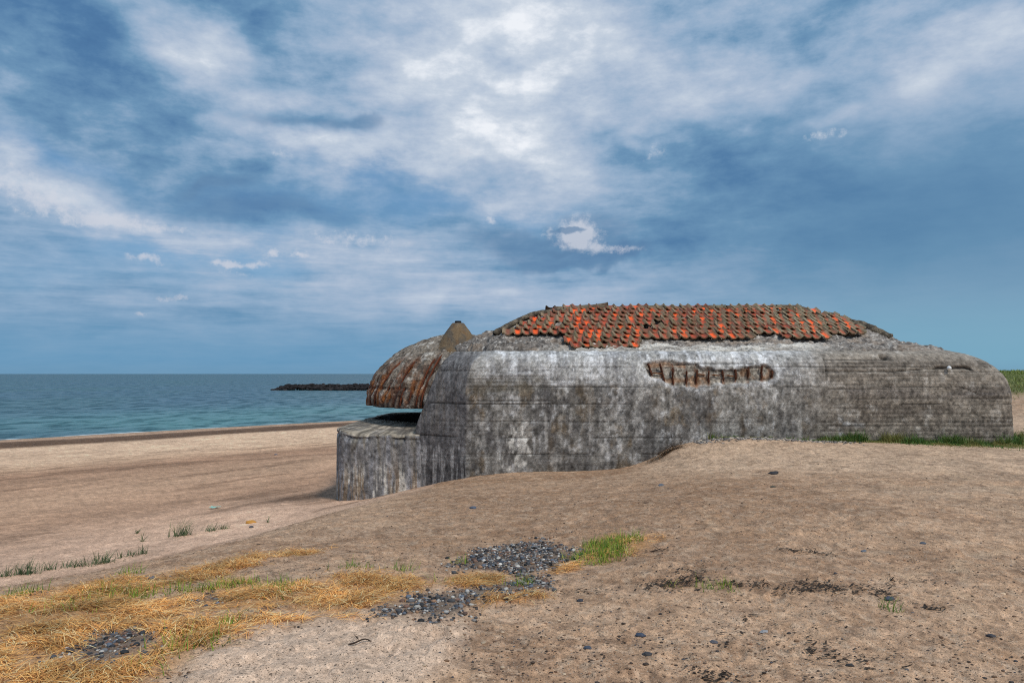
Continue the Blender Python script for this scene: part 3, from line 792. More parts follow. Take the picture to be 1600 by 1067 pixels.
# ------------------------------------------------------------------ low wall round the gun pit
def build_pit():
    outer = np.array([(-1, 19.86), (-2.8, 19.83), (-4.15, 19.8), (-4.64, 20.02), (-4.85, 20.5), (-4.86, 24.3), (-4.86, 27.8), (-4.75, 28.7), (-4.2, 29.2), (-1, 30.1)])
    inner = np.array([(-1, 21.6), (-2.8, 22.1), (-3.6, 22.9), (-4.1, 23.5), (-4.4, 23.9), (-4.56, 24.4), (-4.56, 27.8), (-4.4, 28.3), (-3.9, 28.85), (-1, 29.8)])
    topo = np.array([.14, .12, .14, .22, .26, .27, .25, .12, .02, .0]); topi = np.array([.3, .3, .3, .3, .3, .3, .28, .27, .26, .25])
    cnt = [70, 56, 26, 24, 110, 60, 40, 20, 40]
    ts = np.concatenate([i + np.linspace(0, 1, c, endpoint=False) for i, c in enumerate(cnt)] + [[9]])
    k = np.arange(10)
    O = np.stack([np.interp(ts, k, outer[:, i]) for i in (0, 1)], -1)
    I = np.stack([np.interp(ts, k, inner[:, i]) for i in (0, 1)], -1)
    # ease the corner
    ker = np.array([1, 2, 3, 4, 5, 4, 3, 2, 1.]); ker /= ker.sum()
    for A in (O, I):
        for i in (0, 1):
            A[4:-4, i] = np.convolve(A[:, i], ker, 'valid')
    zo = np.interp(ts, k, topo); zi = np.interp(ts, k, topi)
    run = np.concatenate([[0], np.cumsum(np.hypot(*np.diff(O, axis=0).T))])
    rows = []; kind = []
    for f in np.linspace(0, 1, 105):
        rows.append(np.column_stack([O, -2.6 + (zo - .05 + 2.6) * f])); kind.append(0)
    for f in np.concatenate([np.linspace(.02, 1, 46)]):
        rows.append(np.column_stack([O + (I - O) * f, zo + (zi - zo) * sst(0, .8, np.array(f))])); kind.append(1)
    for f in np.linspace(.04, 1, 16):
        rows.append(np.column_stack([I, zi + (-1.6 - zi) * f])); kind.append(2)
    P = np.array(rows); kind = np.array(kind)[:, None] * np.ones(P.shape[1])[None]
    n = normals(P)
    if n[50, 60, 1] > 0: n = -n
    x, y, z = P[..., 0], P[..., 1], P[..., 2]; a = run[None, :] * np.ones_like(x)
    d = .04 * (fbm(a * 1.2, z * 1.2, y * .3, 4) - .5) + .016 * (fbm(x * 9, z * 9, y * 9, 3) - .5)
    edge = np.exp(-((z - zo[None] + .10) / .09) ** 2) * (kind < .5) + (kind == 1) * np.exp(-(np.hypot(x - O[None, :, 0], y - O[None, :, 1]) / .12) ** 2)
    d = d - edge * .10 * sst(.42, .62, fbm(a * 3, a * 0, None, 4, .6))
    crk = np.exp(-((z - zo[None] + .13 + .05 * (fbm(a * 3, a * 0 + 5) - .5)) / .018) ** 2) * (kind < .5) * sst(.45, .55, fbm(a * 1.2, a * 0 + 9))
    d = d - .04 * crk
    C = np.broadcast_to(cc(102, 100, 99), P.shape).copy()
    C = mixc(C, cc(58, 57, 60), sst(.46, .6, drips(a, z, 2.2, 9, 1.1)) * .42)
    C = mixc(C, cc(128, 128, 132), sst(.53, .64, drips(a, z, 12.2, 15, .9)) * .5)
    lowm = sst(-.35, -1.1, z + .6 * (fbm(a * 3, a * 0 + 1) - .5))
    C = mixc(C, cc(164, 160, 152), lowm * sst(.50, .60, drips(a, z, 22.2, 13, .8)) * .9)
    C = mixc(C, cc(112, 92, 66), lowm * sst(.54, .64, drips(a, z, 32.2, 10, .8)) * .6)
    C = mixc(C, cc(104, 96, 82), sst(.5, .65, drips(a, z, 52.2, 7, .7)) * sst(-1, 0, z) * .6)
    vein = 1 - np.abs(fbm(a * 2.2 + 3, z * 2.0, None, 3) - .5) * 26
    j2 = fbm(a * 7, z * 6, None, 4, .68); j3 = fbm(a * 15, z * 13, None, 3, .65)
    C = mixc(C, cc(132, 122, 108), (kind == 1) * (.6 + .4 * sst(.4, .6, fbm(x * 3, y * 3))))
    C = mixc(C, cc(78, 72, 66), (kind == 1) * sst(.5, .64, fbm(x * 3 + 7, y * 4, None, 4)) * .7)
    C = mixc(C, cc(22, 21, 20), (kind == 2) * .95)  # deep shade of the pit put into the inner wall's colour
    C = C * (1 + (kind < 1.5) * (1.0 * (j2 - .5) + 1.6 * (j3 - .5)))[..., None]
    C = mixc(C, cc(44, 42, 40), np.clip(crk, 0, 1) * .7)
    C = np.clip(C * (1 + .4 * (fbm(x * 20, z * 20, y * 20, 2) - .5))[..., None], .012, .8)
    P = P + n * d[..., None]
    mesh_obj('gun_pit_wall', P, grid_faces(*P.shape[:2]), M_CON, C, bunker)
    fl = np.array([[(-4.75, 22, -1.5), (-1, 20.5, -1.5)], [(-4.75, 29.5, -1.5), (-1, 30.2, -1.5)]], float)
    mesh_obj('gun_pit_floor', fl, grid_faces(2, 2), M_CON, np.tile(cc(70, 62, 54), (4, 1)), bunker)  # floor laid low and coloured dark, to deepen the shade in the pit
build_pit()

# ------------------------------------------------------------------ conical vent on the overhang
def lathe(prof, k=40, seed=0, amp=0.0):
    a = np.linspace(0, 2 * math.pi, k, endpoint=False)
    pr = np.array(prof)
    P = np.stack([pr[:, 0:1] * np.cos(a)[None], pr[:, 0:1] * np.sin(a)[None], pr[:, 1:2] + 0 * a[None]], -1)
    if amp:
        P[..., :2] *= (1 + amp * (fbm(P[..., 0] * 4 + seed, P[..., 1] * 4, P[..., 2] * 4, 3) - .5))[..., None]
    return P
def build_vent():
    prof = [(1.10, -.45), (1.03, -.05), (.95, .08), (.77, .30), (.61, .56), (.485, .80), (.365, .99), (.26, 1.13), (.195, 1.225), (.17, 1.25), (.02, 1.255)]
    pr = np.array(prof); t = np.linspace(0, len(pr) - 1, 60)
    pr = np.stack([np.interp(t, np.arange(len(pr)), pr[:, i]) for i in (0, 1)], -1)
    P = lathe(pr, 72, 3, .03)
    n = fbm(P[..., 0] * 5, P[..., 1] * 5, P[..., 2] * 3, 4)
    C = mixc(np.broadcast_to(cc(100, 84, 64), P.shape), cc(82, 74, 64), sst(.4, .6, n))
    C = mixc(C, cc(98, 74, 50), sst(.55, .7, fbm(P[..., 0] * 9, P[..., 1] * 9, P[..., 2] * 2, 3)) * .6)
    loc = np.array([-1.63, 22.3, 2.03])
    o = mesh_obj('vent_cone', P + loc, grid_faces(*P.shape[:2], True), M_CON, C, bunker)
    L = lathe([(.10, 0), (.10, .055), (.09, .065), (.005, .065)], 20)
    mesh_obj('vent_lid', L + loc + np.array([0, 0, 1.25]), grid_faces(*L.shape[:2], True), M_RUST, cc(22, 20, 19), o)
build_vent()

# ------------------------------------------------------------------ clay tile remains on the roof
TZ0, TY0, TS_ = 2.435, 19.75, .428
def tile_plane(Y): return TZ0 + TS_ * (Y - TY0)
ROW = .33
def build_tiles():
    S = Soup()
    W = .262
    ang = math.atan(TS_); ca, sa = math.cos(ang), math.sin(ang)
    nu, L = 11, .44
    u = np.linspace(0, 1.08, nu)
    hp = .033 * np.cos(2 * math.pi * (u - .12)) + .009 * np.cos(4 * math.pi * (u - .1))      # roll and pan
    vals = np.array([0, .10, .3, .62, 1.0])
    for i in range(10):
        Y = TY0 + ROW * i
        k = F / Y
        row_lo = lambda px: 3.4 if px < 852 else 2.9 if px < 886 else 0 if px < 1006 else 2 if px < 1178 else 3 if px < 1224 else 2 if px < 1292 else 3
        xl = np.interp(i + .7, [3.4, 5, 7.7, 9, 10], [775, 800, 832, 862, 885]); xr = np.interp(i + .9, [0, 3, 5, 7.7, 9, 10], [1346, 1346, 1343, 1312, 1272, 1250])
        x0 = (xl - 800) / k; x1 = (xr - 800) / k
        j0 = math.floor(-2.6 / W)
        for j in range(j0, 60):
            x = j * W + .088 * i + .02 * math.sin(i * 1.7)
            px = 800 + (x + W / 2) * k
            if x < x0 or x > x1 or i + .6 < row_lo(px): continue
            if R.random() < .015 and 0 < i < 8: continue
            dx, dy, dz = R.gauss(0, .010), R.gauss(0, .024), R.gauss(0, .006)
            rot = R.gauss(0, .03); tl = R.gauss(0, .02)
            Vt = []
            U, Vv = np.meshgrid(u, vals)
            hh = np.broadcast_to(hp, U.shape)
            lift = .034 * (1 - Vv) + tl * (Vv - .5)
            topz = hh + lift + .022
            botz = topz - .022 - .030 * (1 - Vv) ** 3
            def place(H, front=0.0):
                lx = U * W; ly = Vv * L - front
                lx2 = lx + rot * (ly - .2); ly2 = ly - rot * (lx - .13)
                X = x + dx + lx2
                Yy = Y + dy + ly2 * ca - H * sa
                Z = tile_plane(Y) + dz + ly2 * sa + H * ca
                return np.stack([X, Yy, Z], -1)
            sagz = -.03 * (fbm(np.array([x * .35]), np.array([Y * .4]))[0] - .5)
            A = place(topz); B = place(botz)
            A[..., 2] += sagz; B[..., 2] += sagz
            G = np.concatenate([B[::-1], A])            # underside back->front, then lip, then top front->back
            # colour: fired clay, lichen over rolls and lips, cleaner in the pans
            age = R.random()
            hot = np.array(lin(222, 88, 42)) if R.random() < (.30 if px < 1010 else .22) else np.array(lin(158, 72, 52)) if R.random() < .7 else np.array(lin(120, 76, 60))
            lich = np.array(lin(126, 108, 86)) if R.random() < .45 else np.array(lin(104, 92, 70)) if R.random() < .5 else np.array(lin(116, 74, 58))
            if px > 1180: lich = np.array(lin(138, 126, 102)) if R.random() < .7 else lich
            if px > 1000: lichw = .15 + .65 * R.random()
            else: lichw = .05 + .5 * R.random()
            pan = sst(.010, -.028, hp)[None] * np.ones_like(U)
            mk = np.clip(pan * (1.2 - .55 * lichw) + .25 * (fbm(U * 4 + j * 3.3, Vv * 3 + i * 7.7, None, 3) - .5) * 2, 0, 1)
            mk = mk * (1 - .5 * sst(.12, .0, Vv))
            Ct = lich[None, None] + (hot - lich)[None, None] * mk[..., None]
            moss = sst(.55, .7, fbm(U * 3 + j * 1.3, Vv * 3 + i * 4.1, None, 3))
            Ct = Ct + (np.array(lin(74, 70, 48)) - Ct) * (moss * .55)[..., None]
            Cb = np.broadcast_to(np.array(lin(92, 66, 50)), B.shape)
            Cl = Cb[::-1].copy(); Cl[-1] = np.array(lin(122, 104, 82))
            S.add(G, grid_faces(2 * len(vals), nu), np.concatenate([Cl, Ct]).reshape(-1, 3) * 1.35)
    # rear slope: what is left beyond the ridge
    for i in range(3):
        for j in range(4, 32):
            x = j * W; Y = 23.05 + .33 * i; z = tile_plane(22.95) - .40 * .33 * (i + 1) + .02
            U, Vv = np.meshgrid(u, np.array([0, 1.]))
            G = np.stack([x + U * W, Y + Vv * .36, z + (1 - Vv) * .15 + np.broadcast_to(hp, U.shape)], -1)
            S.add(G, grid_faces(2, nu), np.broadcast_to(lin(120, 96, 76), G.shape).reshape(-1, 3))
    S.build('tile_roof', M_TILE, bunker)
    # ridge pieces
    for pa, pb, dz, tilt in ((866, 893, .00, .0), (893, 922, .03, .06), (917, 950, .075, .10), (952, 985, -.02, -.03), (1000, 1036, .03, .0), (1040, 1088, -.01, .0), (1088, 1134, .04, .01), (1136, 1172, .02, -.02),
                             (1174, 1212, .03, .02), (1214, 1252, .045, -.02), (1253, 1276, -.05, -.12)):
        Y = 22.98; k = F / Y
        q = np.linspace(0, 1, 9); xa = (pa - 800) / k; xb = (pb - 800) / k
        a = np.linspace(-.1, math.pi + .1, 11)
        Q, A = np.meshgrid(q, a, indexing='ij')
        r = .12 + .012 * fbm(Q * 4 + pa, A * 2) + .01 * (Q > .9)
        for_z = tile_plane(22.9) - .06 + dz + tilt * (Q - .5)
        P = np.stack([xa + (xb - xa) * Q, Y + np.cos(A) * r * 1.1, for_z + np.sin(A) * r], -1)
        In = np.stack([P[..., 0], Y + np.cos(A) * (r - .025) * 1.1, for_z + np.sin(A) * (r - .025)], -1)
        G = np.concatenate([In[::-1][:1], P, In[::-1]]) if False else P
        C = mixc(np.broadcast_to(lin(112, 102, 84), G.shape), lin(84, 66, 52), sst(.4, .6, fbm(G[..., 0] * 8, G[..., 1] * 8, G[..., 2] * 8, 3)))
        ends = []
        V = G.reshape(-1, 3); Fq = grid_faces(*G.shape[:2])
        nn = len(V)
        # closed ends
        V = np.concatenate([V, [[xa, Y, for_z[0, 0] - .02], [xb, Y, for_z[-1, 0] - .02]]]); C = np.concatenate([C.reshape(-1, 3), [lin(80, 66, 54)] * 2])
        e0 = np.array([[nn, i, i + 1, min(i + 2, 10)] for i in range(0, 10, 2)]); last = 8 * 11
        e1 = np.array([[nn + 1, last + i + 1, last + i, last + i] for i in range(0)]).reshape(0, 4).astype(int)
        e1 = np.array([[nn + 1, last + min(i + 2, 10), last + i + 1, last + i] for i in range(0, 10, 2)])
        mesh_obj('ridge_tile', V, np.concatenate([Fq, e0, e1]), M_TILE, C * 1.2, bunker)
    # lumps of mortar bedding left along both hips
    for pts, r0 in (([(772, 519, 21.0), (790, 508, 21.3), (812, 497, 21.9), (835, 488, 22.3), (862, 484, 22.7), (885, 482, 22.8)], .10),
                    ([(1290, 489, 22.6), (1312, 496, 22.3), (1340, 503, 21.9), (1360, 509, 21.5), (1378, 518, 21.2), (1392, 524, 21.0)], .17)):
        w = np.array([(lambda d, Y: (d[0] * Y / d[1], Y, EYE + d[2] * Y / d[1] - r0 * .6))(ray(p[0], p[1]), p[2]) for p in pts])
        t = np.linspace(0, len(w) - 1, 60)
        path = np.stack([np.interp(t, np.arange(len(w)), w[:, i]) for i in range(3)], -1)
        V, Fq = tube(path, r0, 16)
        ctr = np.repeat(path, 16, 0)
        nz = fbm(V[:, 0] * 3, V[:, 1] * 3, V[:, 2] * 3, 4, .6)
        V = ctr + (V - ctr) * (.55 + .9 * nz)[:, None] * np.array([1, 1.3, .9])
        C = mixc(np.broadcast_to(cc(104, 94, 80), V.shape), cc(64, 58, 50), sst(.4, .6, fbm(V[:, 0] * 9, V[:, 1] * 9, V[:, 2] * 9, 3)))
        mesh_obj('hip_mortar', V, Fq, M_ROUGH, C, bunker)
build_tiles()

# white ball wedged in the crack
def ico(sub=2):
    t = (1 + 5 ** .5) / 2
    V = [(-1, t, 0), (1, t, 0), (-1, -t, 0), (1, -t, 0), (0, -1, t), (0, 1, t), (0, -1, -t), (0, 1, -t), (t, 0, -1), (t, 0, 1), (-t, 0, -1), (-t, 0, 1)]
    Fq = [(0, 11, 5), (0, 5, 1), (0, 1, 7), (0, 7, 10), (0, 10, 11), (1, 5, 9), (5, 11, 4), (11, 10, 2), (10, 7, 6), (7, 1, 8), (3, 9, 4), (3, 4, 2), (3, 2, 6), (3, 6, 8), (3, 8, 9), (4, 9, 5), (2, 4, 11), (6, 2, 10), (8, 6, 7), (9, 8, 1)]
    V = [np.array(v) / np.linalg.norm(v) for v in V]
    for _ in range(sub):
        cache = {}; out = []
        def mid(a, b):
            key = (min(a, b), max(a, b))
            if key not in cache:
                m = V[a] + V[b]; V.append(m / np.linalg.norm(m)); cache[key] = len(V) - 1
            return cache[key]
        for a, b, c in Fq:
            ab, bc, cd = mid(a, b), mid(b, c), mid(c, a)
            out += [(a, ab, cd), (b, bc, ab), (c, cd, bc), (ab, bc, cd)]
        Fq = out
    return np.array(V), np.array(Fq)
I0, I1, I2, I3 = ico(0), ico(1), ico(2), ico(3)

def stone_mesh(sx, sy, sz, seed, base=I2, amp=.5):
    V, Fq = base
    n = fbm(V[:, 0] * 1.3 + seed, V[:, 1] * 1.3 + seed * 2.1, V[:, 2] * 1.3, 3)
    return V * (1 + amp * (n - .5))[:, None] * np.array([sx, sy, sz]), Fq

bl = np.array([X19(1482), 18.985, Z19(575)])
V, Fq = stone_mesh(.055, .055, .055, 1, I2, .04)
tag(mesh_obj('plastic_ball', V + bl, Fq, M_WHITE, np.tile((.8, .8, .78), (len(V), 1)), loc=bl), 'small white plastic ball wedged in the horizontal crack of the bunker wall', 'ball')

# ------------------------------------------------------------------ breakwater
def build_breakwater():
    S = Soup()
    rr = random.Random(5)
    for k in range(900):
        t = rr.random(); X = -84 + 42 * t; Yc = 264 - 3 * t
        off = rr.gauss(0, 2.2)
        h = 1.75 * (1 - min(1, abs(off) / 5.5)) * min(1, (t + .015) * 9) * (.8 + .3 * rr.random())
        sz = rr.uniform(.35, .85)
        V, Fq = stone_mesh(sz * rr.uniform(.8, 1.4), sz, sz * rr.uniform(.6, .9), k * 1.7, I1, .9)
        c = lin(48, 44, 44) * rr.uniform(.35, 1.2)
        S.add(V + np.array([X, Yc + off, SEA - .1 + h]), Fq, c)
    tag(S.build('rock_breakwater', M_ROCK, smooth=False), 'low dark breakwater of piled boulders out in the sea', 'breakwater', kind='stuff')
build_breakwater()

# ------------------------------------------------------------------ gravel, pebbles and single stones
def gz(x, y): return ground_z(np.atleast_1d(np.asarray(x, float)), np.atleast_1d(np.asarray(y, float)))
STONEC = [lin(88, 88, 90), lin(62, 63, 67), lin(116, 116, 118), lin(46, 46, 48), lin(138, 132, 126), lin(120, 92, 78), lin(176, 172, 166), lin(84, 74, 68), lin(98, 106, 118), lin(206, 200, 190), lin(150, 116, 90)]
GRIT = [lin(84, 68, 56), lin(110, 86, 66), lin(66, 60, 58), lin(124, 96, 72), lin(86, 84, 88), lin(200, 176, 148), lin(140, 104, 78), lin(70, 56, 46)]
def in_patch(polys, n):
    out = []
    for p in polys:
        q = np.array(p); lo = q.min(0) - .15; hi = q.max(0) + .15
        out.append((lo, hi))
    return out
def build_pebbles():
    S = Soup(); rr = np.random.default_rng(3)
    for poly, dens in ((PB1, 2300), (PB2, 1900), (PB3, 1700), (PB4, 900), (PB5, 700)):
        q = np.array(poly); lo = q.min(0) - .15; hi = q.max(0) + .15
        n = int(dens * (hi - lo).prod())
        p = lo + (hi - lo) * rr.random((n, 2))
        m = sst(-.2, .2, polydist(p[:, 0], p[:, 1], poly) + .5 * (fbm(p[:, 0] * 4 + 5, p[:, 1] * 4, None, 3) - .5)) * (.35 + .65 * sst(.4, .55, fbm(p[:, 0] * 6, p[:, 1] * 6 + 3, None, 3)))
        p = p[rr.random(n) < m]
        z = gz(p[:, 0], p[:, 1])
        for (x, y), zz in zip(p, z):
            s = rr.lognormal(math.log(.0092), .42); s = min(s, .023)
            V, Fq = stone_mesh(s * rr.uniform(.9, 1.5), s, s * rr.uniform(.5, .85), x * 37 + y * 11, I1, .5)
            a = rr.random() * 6.28; c, d = math.cos(a), math.sin(a)
            V = V @ np.array([[c, d, 0], [-d, c, 0], [0, 0, 1]])
            S.add(V + np.array([x, y, zz + s * .3]), Fq, STONEC[rr.integers(len(STONEC))] * rr.uniform(.4, 1.1))
    # grit strewn over the trampled sand, thinning out with distance
    n = 19000
    u = rr.random(n); ang = np.radians(rr.uniform(-36, 38, n)); r = 3.2 * (17 / 3.2) ** (u ** 1.1)
    x = r * np.sin(ang); y = r * np.cos(ang)
    z = gz(x, y)
    px, py = proj(np.stack([x, y, z], -1))
    keep = (polydist(px, py, HUMP) < 10) | (rr.random(n) < .08)
    keep &= (rr.random(n) < .25 + .75 * sst(.4, .6, fbm(x * 1.3, y * 1.3, None, 3))) & (z > -1.2) & (y < 18.7)
    keep &= straw_mask(x, y) < .5
    for a, b, c in zip(x[keep], y[keep], z[keep]):
        s = min(rr.lognormal(math.log(.0042), .42), .014)
        V, Fq = stone_mesh(s * rr.uniform(.9, 1.6), s, s * .6, a * 31 + b * 17, I0 if math.hypot(a, b) > 8 else I1, .5)
        S.add(V + np.array([a, b, c + s * .25]), Fq, GRIT[rr.integers(len(GRIT))] * rr.uniform(.4, 1.1))
    n = 900
    x = rr.uniform(4.6, 8.6, n); y = 18.85 - np.abs(rr.normal(0, .32, n)); z = gz(x, y)
    for a, b, c in zip(x, y, z):
        s = min(rr.lognormal(math.log(.022), .4), .05)
        V, Fq = stone_mesh(s * rr.uniform(.9, 1.5), s, s * .65, a * 31 + b * 17, I0, .5)
        S.add(V + np.array([a, b, c + s * .25]), Fq, [lin(176, 166, 154), lin(140, 134, 130), lin(196, 180, 160), lin(110, 104, 100)][rr.integers(4)] * rr.uniform(.6, 1.1))
    tag(S.build('gravel', M_STONE), 'blue grey pebbles and grit lying on the sand', 'gravel', kind='stuff')
build_pebbles()

for px, py, s, asp, c, lab in (
    (1001, 990, .034, 1.6, (66, 74, 90), 'smooth slate blue oval stone alone on the foreground sand'),
    (906, 937, .030, 1.2, (56, 58, 66), 'dark round stone just right of the dry straw and pebbles'),
    (1195, 983, .030, 1.7, (150, 150, 152), 'flat pale grey slab of stone on brown sand'),
    (1209, 740, .10, 1.5, (52, 50, 52), 'dark stone on the edge of the pale sand bank'),
    (1208, 762, .055, 1.3, (80, 76, 64), 'small brownish stone below the sand bank edge'),
    (1033, 759, .07, 1.2, (92, 98, 108), 'bluish stone on the brown mound in front of the bunker'),
    (918, 1014, .030, 1.3, (70, 76, 88), 'blue grey pebble below the pebble patch, near the bottom'),
    (1391, 933, .042, 1.5, (68, 74, 84), 'dark blue stone beside the black wrack streak'),
    (1566, 928, .03, 1.6, (204, 178, 148), 'pale cream stone at the far right of the sand'),
    (1548, 991, .035, 1.3, (62, 60, 64), 'dark stone at the lower right corner'),
    (1012, 1024, .032, 1.5, (60, 58, 60), 'dark lump of stone at the bottom centre'),
    (1115, 1000, .03, 1.4, (84, 84, 90), 'small grey stone right of the slate blue oval one'),
    (739, 796, .06, 1.4, (84, 92, 108), 'bluish stone near the crest of the mound below the bunker corner'),
    (431, 711, .12, 1.2, (96, 96, 104), 'lone grey stone on the open beach'),
    (393, 818, .105, 1.9, (196, 140, 62), 'ochre yellow flat stone at the foot of the mound'),
    (393, 826, .06, 1.3, (82, 80, 84), 'grey stone below the ochre yellow one'),
    (1328, 1036, .03, 1.3, (52, 48, 46), 'blackish pebble at the bottom right'),
    (1350, 862, .035, 1.3, (98, 106, 116), 'blue grey pebble in the middle of the brown sand'),
    (1442, 850, .035, 1.3, (80, 86, 96), 'dark pebble right of the middle of the sand')):
    p = hit(px, py); p[2] = gz(p[0], p[1])[0]
    s *= .68
    V, Fq = stone_mesh(s * asp, s, s * .62, px * .7, I3, .8)
    a = (px % 7) * .12 - .3
    V = V @ np.array([[math.cos(a), math.sin(a), 0], [-math.sin(a), math.cos(a), 0], [0, 0, 1]])
    o = mesh_obj('beach_stone', V + p + np.array([0, 0, s * .12]), Fq, M_STONE, np.tile(lin(*c), (len(V), 1)), loc=p)
    tag(o, lab, 'stone', 'single stones lying on the sand')

# scrap of plastic
p = hit(336, 795); p[2] = gz(p[0], p[1])[0]
U, Vv = np.meshgrid(np.linspace(-1, 1, 14), np.linspace(-1, 1, 9))
G = np.stack([U * .14 + .02 * np.sin(Vv * 5), Vv * .09 + .02 * np.sin(U * 6), .03 + .05 * fbm(U * 2, Vv * 2, None, 3)], -1)
tag(mesh_obj('plastic_scrap', G + p, grid_faces(9, 14), M_WHITE, np.tile(lin(150, 196, 180), (G.size // 3, 1)), loc=p), 'crumpled pale green plastic scrap on the lower beach', 'litter')

# ------------------------------------------------------------------ blades: straw and grass
def blades(S, base, az, lean, length, width, colr, segs=3, curl=.5, tip=.25):
    """vectorised ribbons; all arguments are arrays of n"""
    n = len(az); t = np.linspace(0, 1, segs + 1)[None, :]
    el = lean[:, None] - curl * t ** 1.2 if np.isscalar(curl) else lean[:, None] - curl[:, None] * t ** 1.2
    st = length[:, None] / segs
    ce = np.cos(el) * st; se = np.sin(el) * st
    cx = np.concatenate([np.zeros((n, 1)), np.cumsum(ce, 1)[:, :-1]], 1); cz = np.concatenate([np.zeros((n, 1)), np.cumsum(se, 1)[:, :-1]], 1)
    X = base[:, 0:1] + cx * np.cos(az)[:, None]; Y = base[:, 1:2] + cx * np.sin(az)[:, None]; Z = base[:, 2:3] + cz
    w = width[:, None] * (1 - (1 - tip) * t) * .5
    sx = -np.sin(az)[:, None] * w; sy = np.cos(az)[:, None] * w
    V = np.stack([np.stack([X - sx, Y - sy, Z], -1), np.stack([X + sx, Y + sy, Z + .15 * w], -1)], 2)   # n, segs+1, 2, 3
    k = (np.arange(n) * (segs + 1) * 2)[:, None] + (np.arange(segs) * 2)[None]
    Fq = np.stack([k, k + 1, k + 3, k + 2], -1).reshape(-1, 4)
    C = np.repeat(colr, (segs + 1) * 2, 0)
    S.add(V.reshape(-1, 3), Fq, C)

def build_straw():
    S = Soup(); rr = np.random.default_rng(21)
    pts = []
    for poly, dens in ((ST_A, 6400), (ST_B, 7500), (ST_C, 3600), (ST_D, 4200), (ST_E, 2600)):
        q = np.array(poly); lo = q.min(0) - .2; hi = np.minimum(q.max(0) + .2, [99, 12]); lo = np.maximum(lo, [-7, 2.5])
        n = int(dens * (hi - lo).prod())
        p = lo + (hi - lo) * rr.random((n, 2))
        e = .25
        m = sst(-.12, .25, polydist(p[:, 0], p[:, 1], poly) + .5 * (fbm(p[:, 0] * 3.5, p[:, 1] * 3.5, None, 3) - .5))
        p = p[rr.random(n) < m]; pts.append(p)
    p = np.concatenate(pts)
    sm = straw_mask(p[:, 0], p[:, 1])
    cl = fbm(p[:, 0] * 3, p[:, 1] * 3 + 50, None, 3)
    p = p[rr.random(len(p)) < np.clip(sm * (.08 + 1.2 * sst(.42, .58, cl)), .01, 1)]
    pbm = peb_mask(p[:, 0], p[:, 1]); p = p[rr.random(len(p)) > pbm * .9]
    n = len(p); print('straw', n)
    z = gz(p[:, 0], p[:, 1])
    cl = fbm(p[:, 0] * 3, p[:, 1] * 3 + 50, None, 3)
    pile = .045 * sst(.4, .7, cl) * rr.random(n)
    base = np.column_stack([p, z + .004 + pile])
    flow = fbm(p[:, 0] * .8, p[:, 1] * .8, None, 2) * 5
    az = flow + rr.normal(0, .8, n) + (rr.random(n) < .5) * math.pi
    lean = np.abs(rr.normal(.02, .11, n)); L = rr.uniform(.05, .17, n); W = rr.uniform(.003, .0062, n)
    pal = np.array([lin(255, 200, 122), lin(255, 230, 170), lin(240, 172, 96), lin(204, 142, 84), lin(255, 194, 112), lin(140, 98, 58)])
    C = pal[rr.choice(6, n, p=[.26, .17, .22, .14, .14, .07])] * rr.uniform(.75, 1.15, (n, 1))
    big = fbm(p[:, 0] * 1.1 + 9, p[:, 1] * 1.1, None, 3)
    C = C * (1.2 - .35 * sst(.45, .65, big))[:, None] * (1 - .3 * sst(.5, .65, fbm(p[:, 0] * 4, p[:, 1] * 4 + 20, None, 3)))[:, None]
    blades(S, base, az, lean, L, W, C, 3, rr.uniform(.1, .7, n), .6)
    tag(S.build('dry_straw', M_STRAW), 'matted golden dry straw lying over the foreground sand', 'straw', kind='stuff')
build_straw()

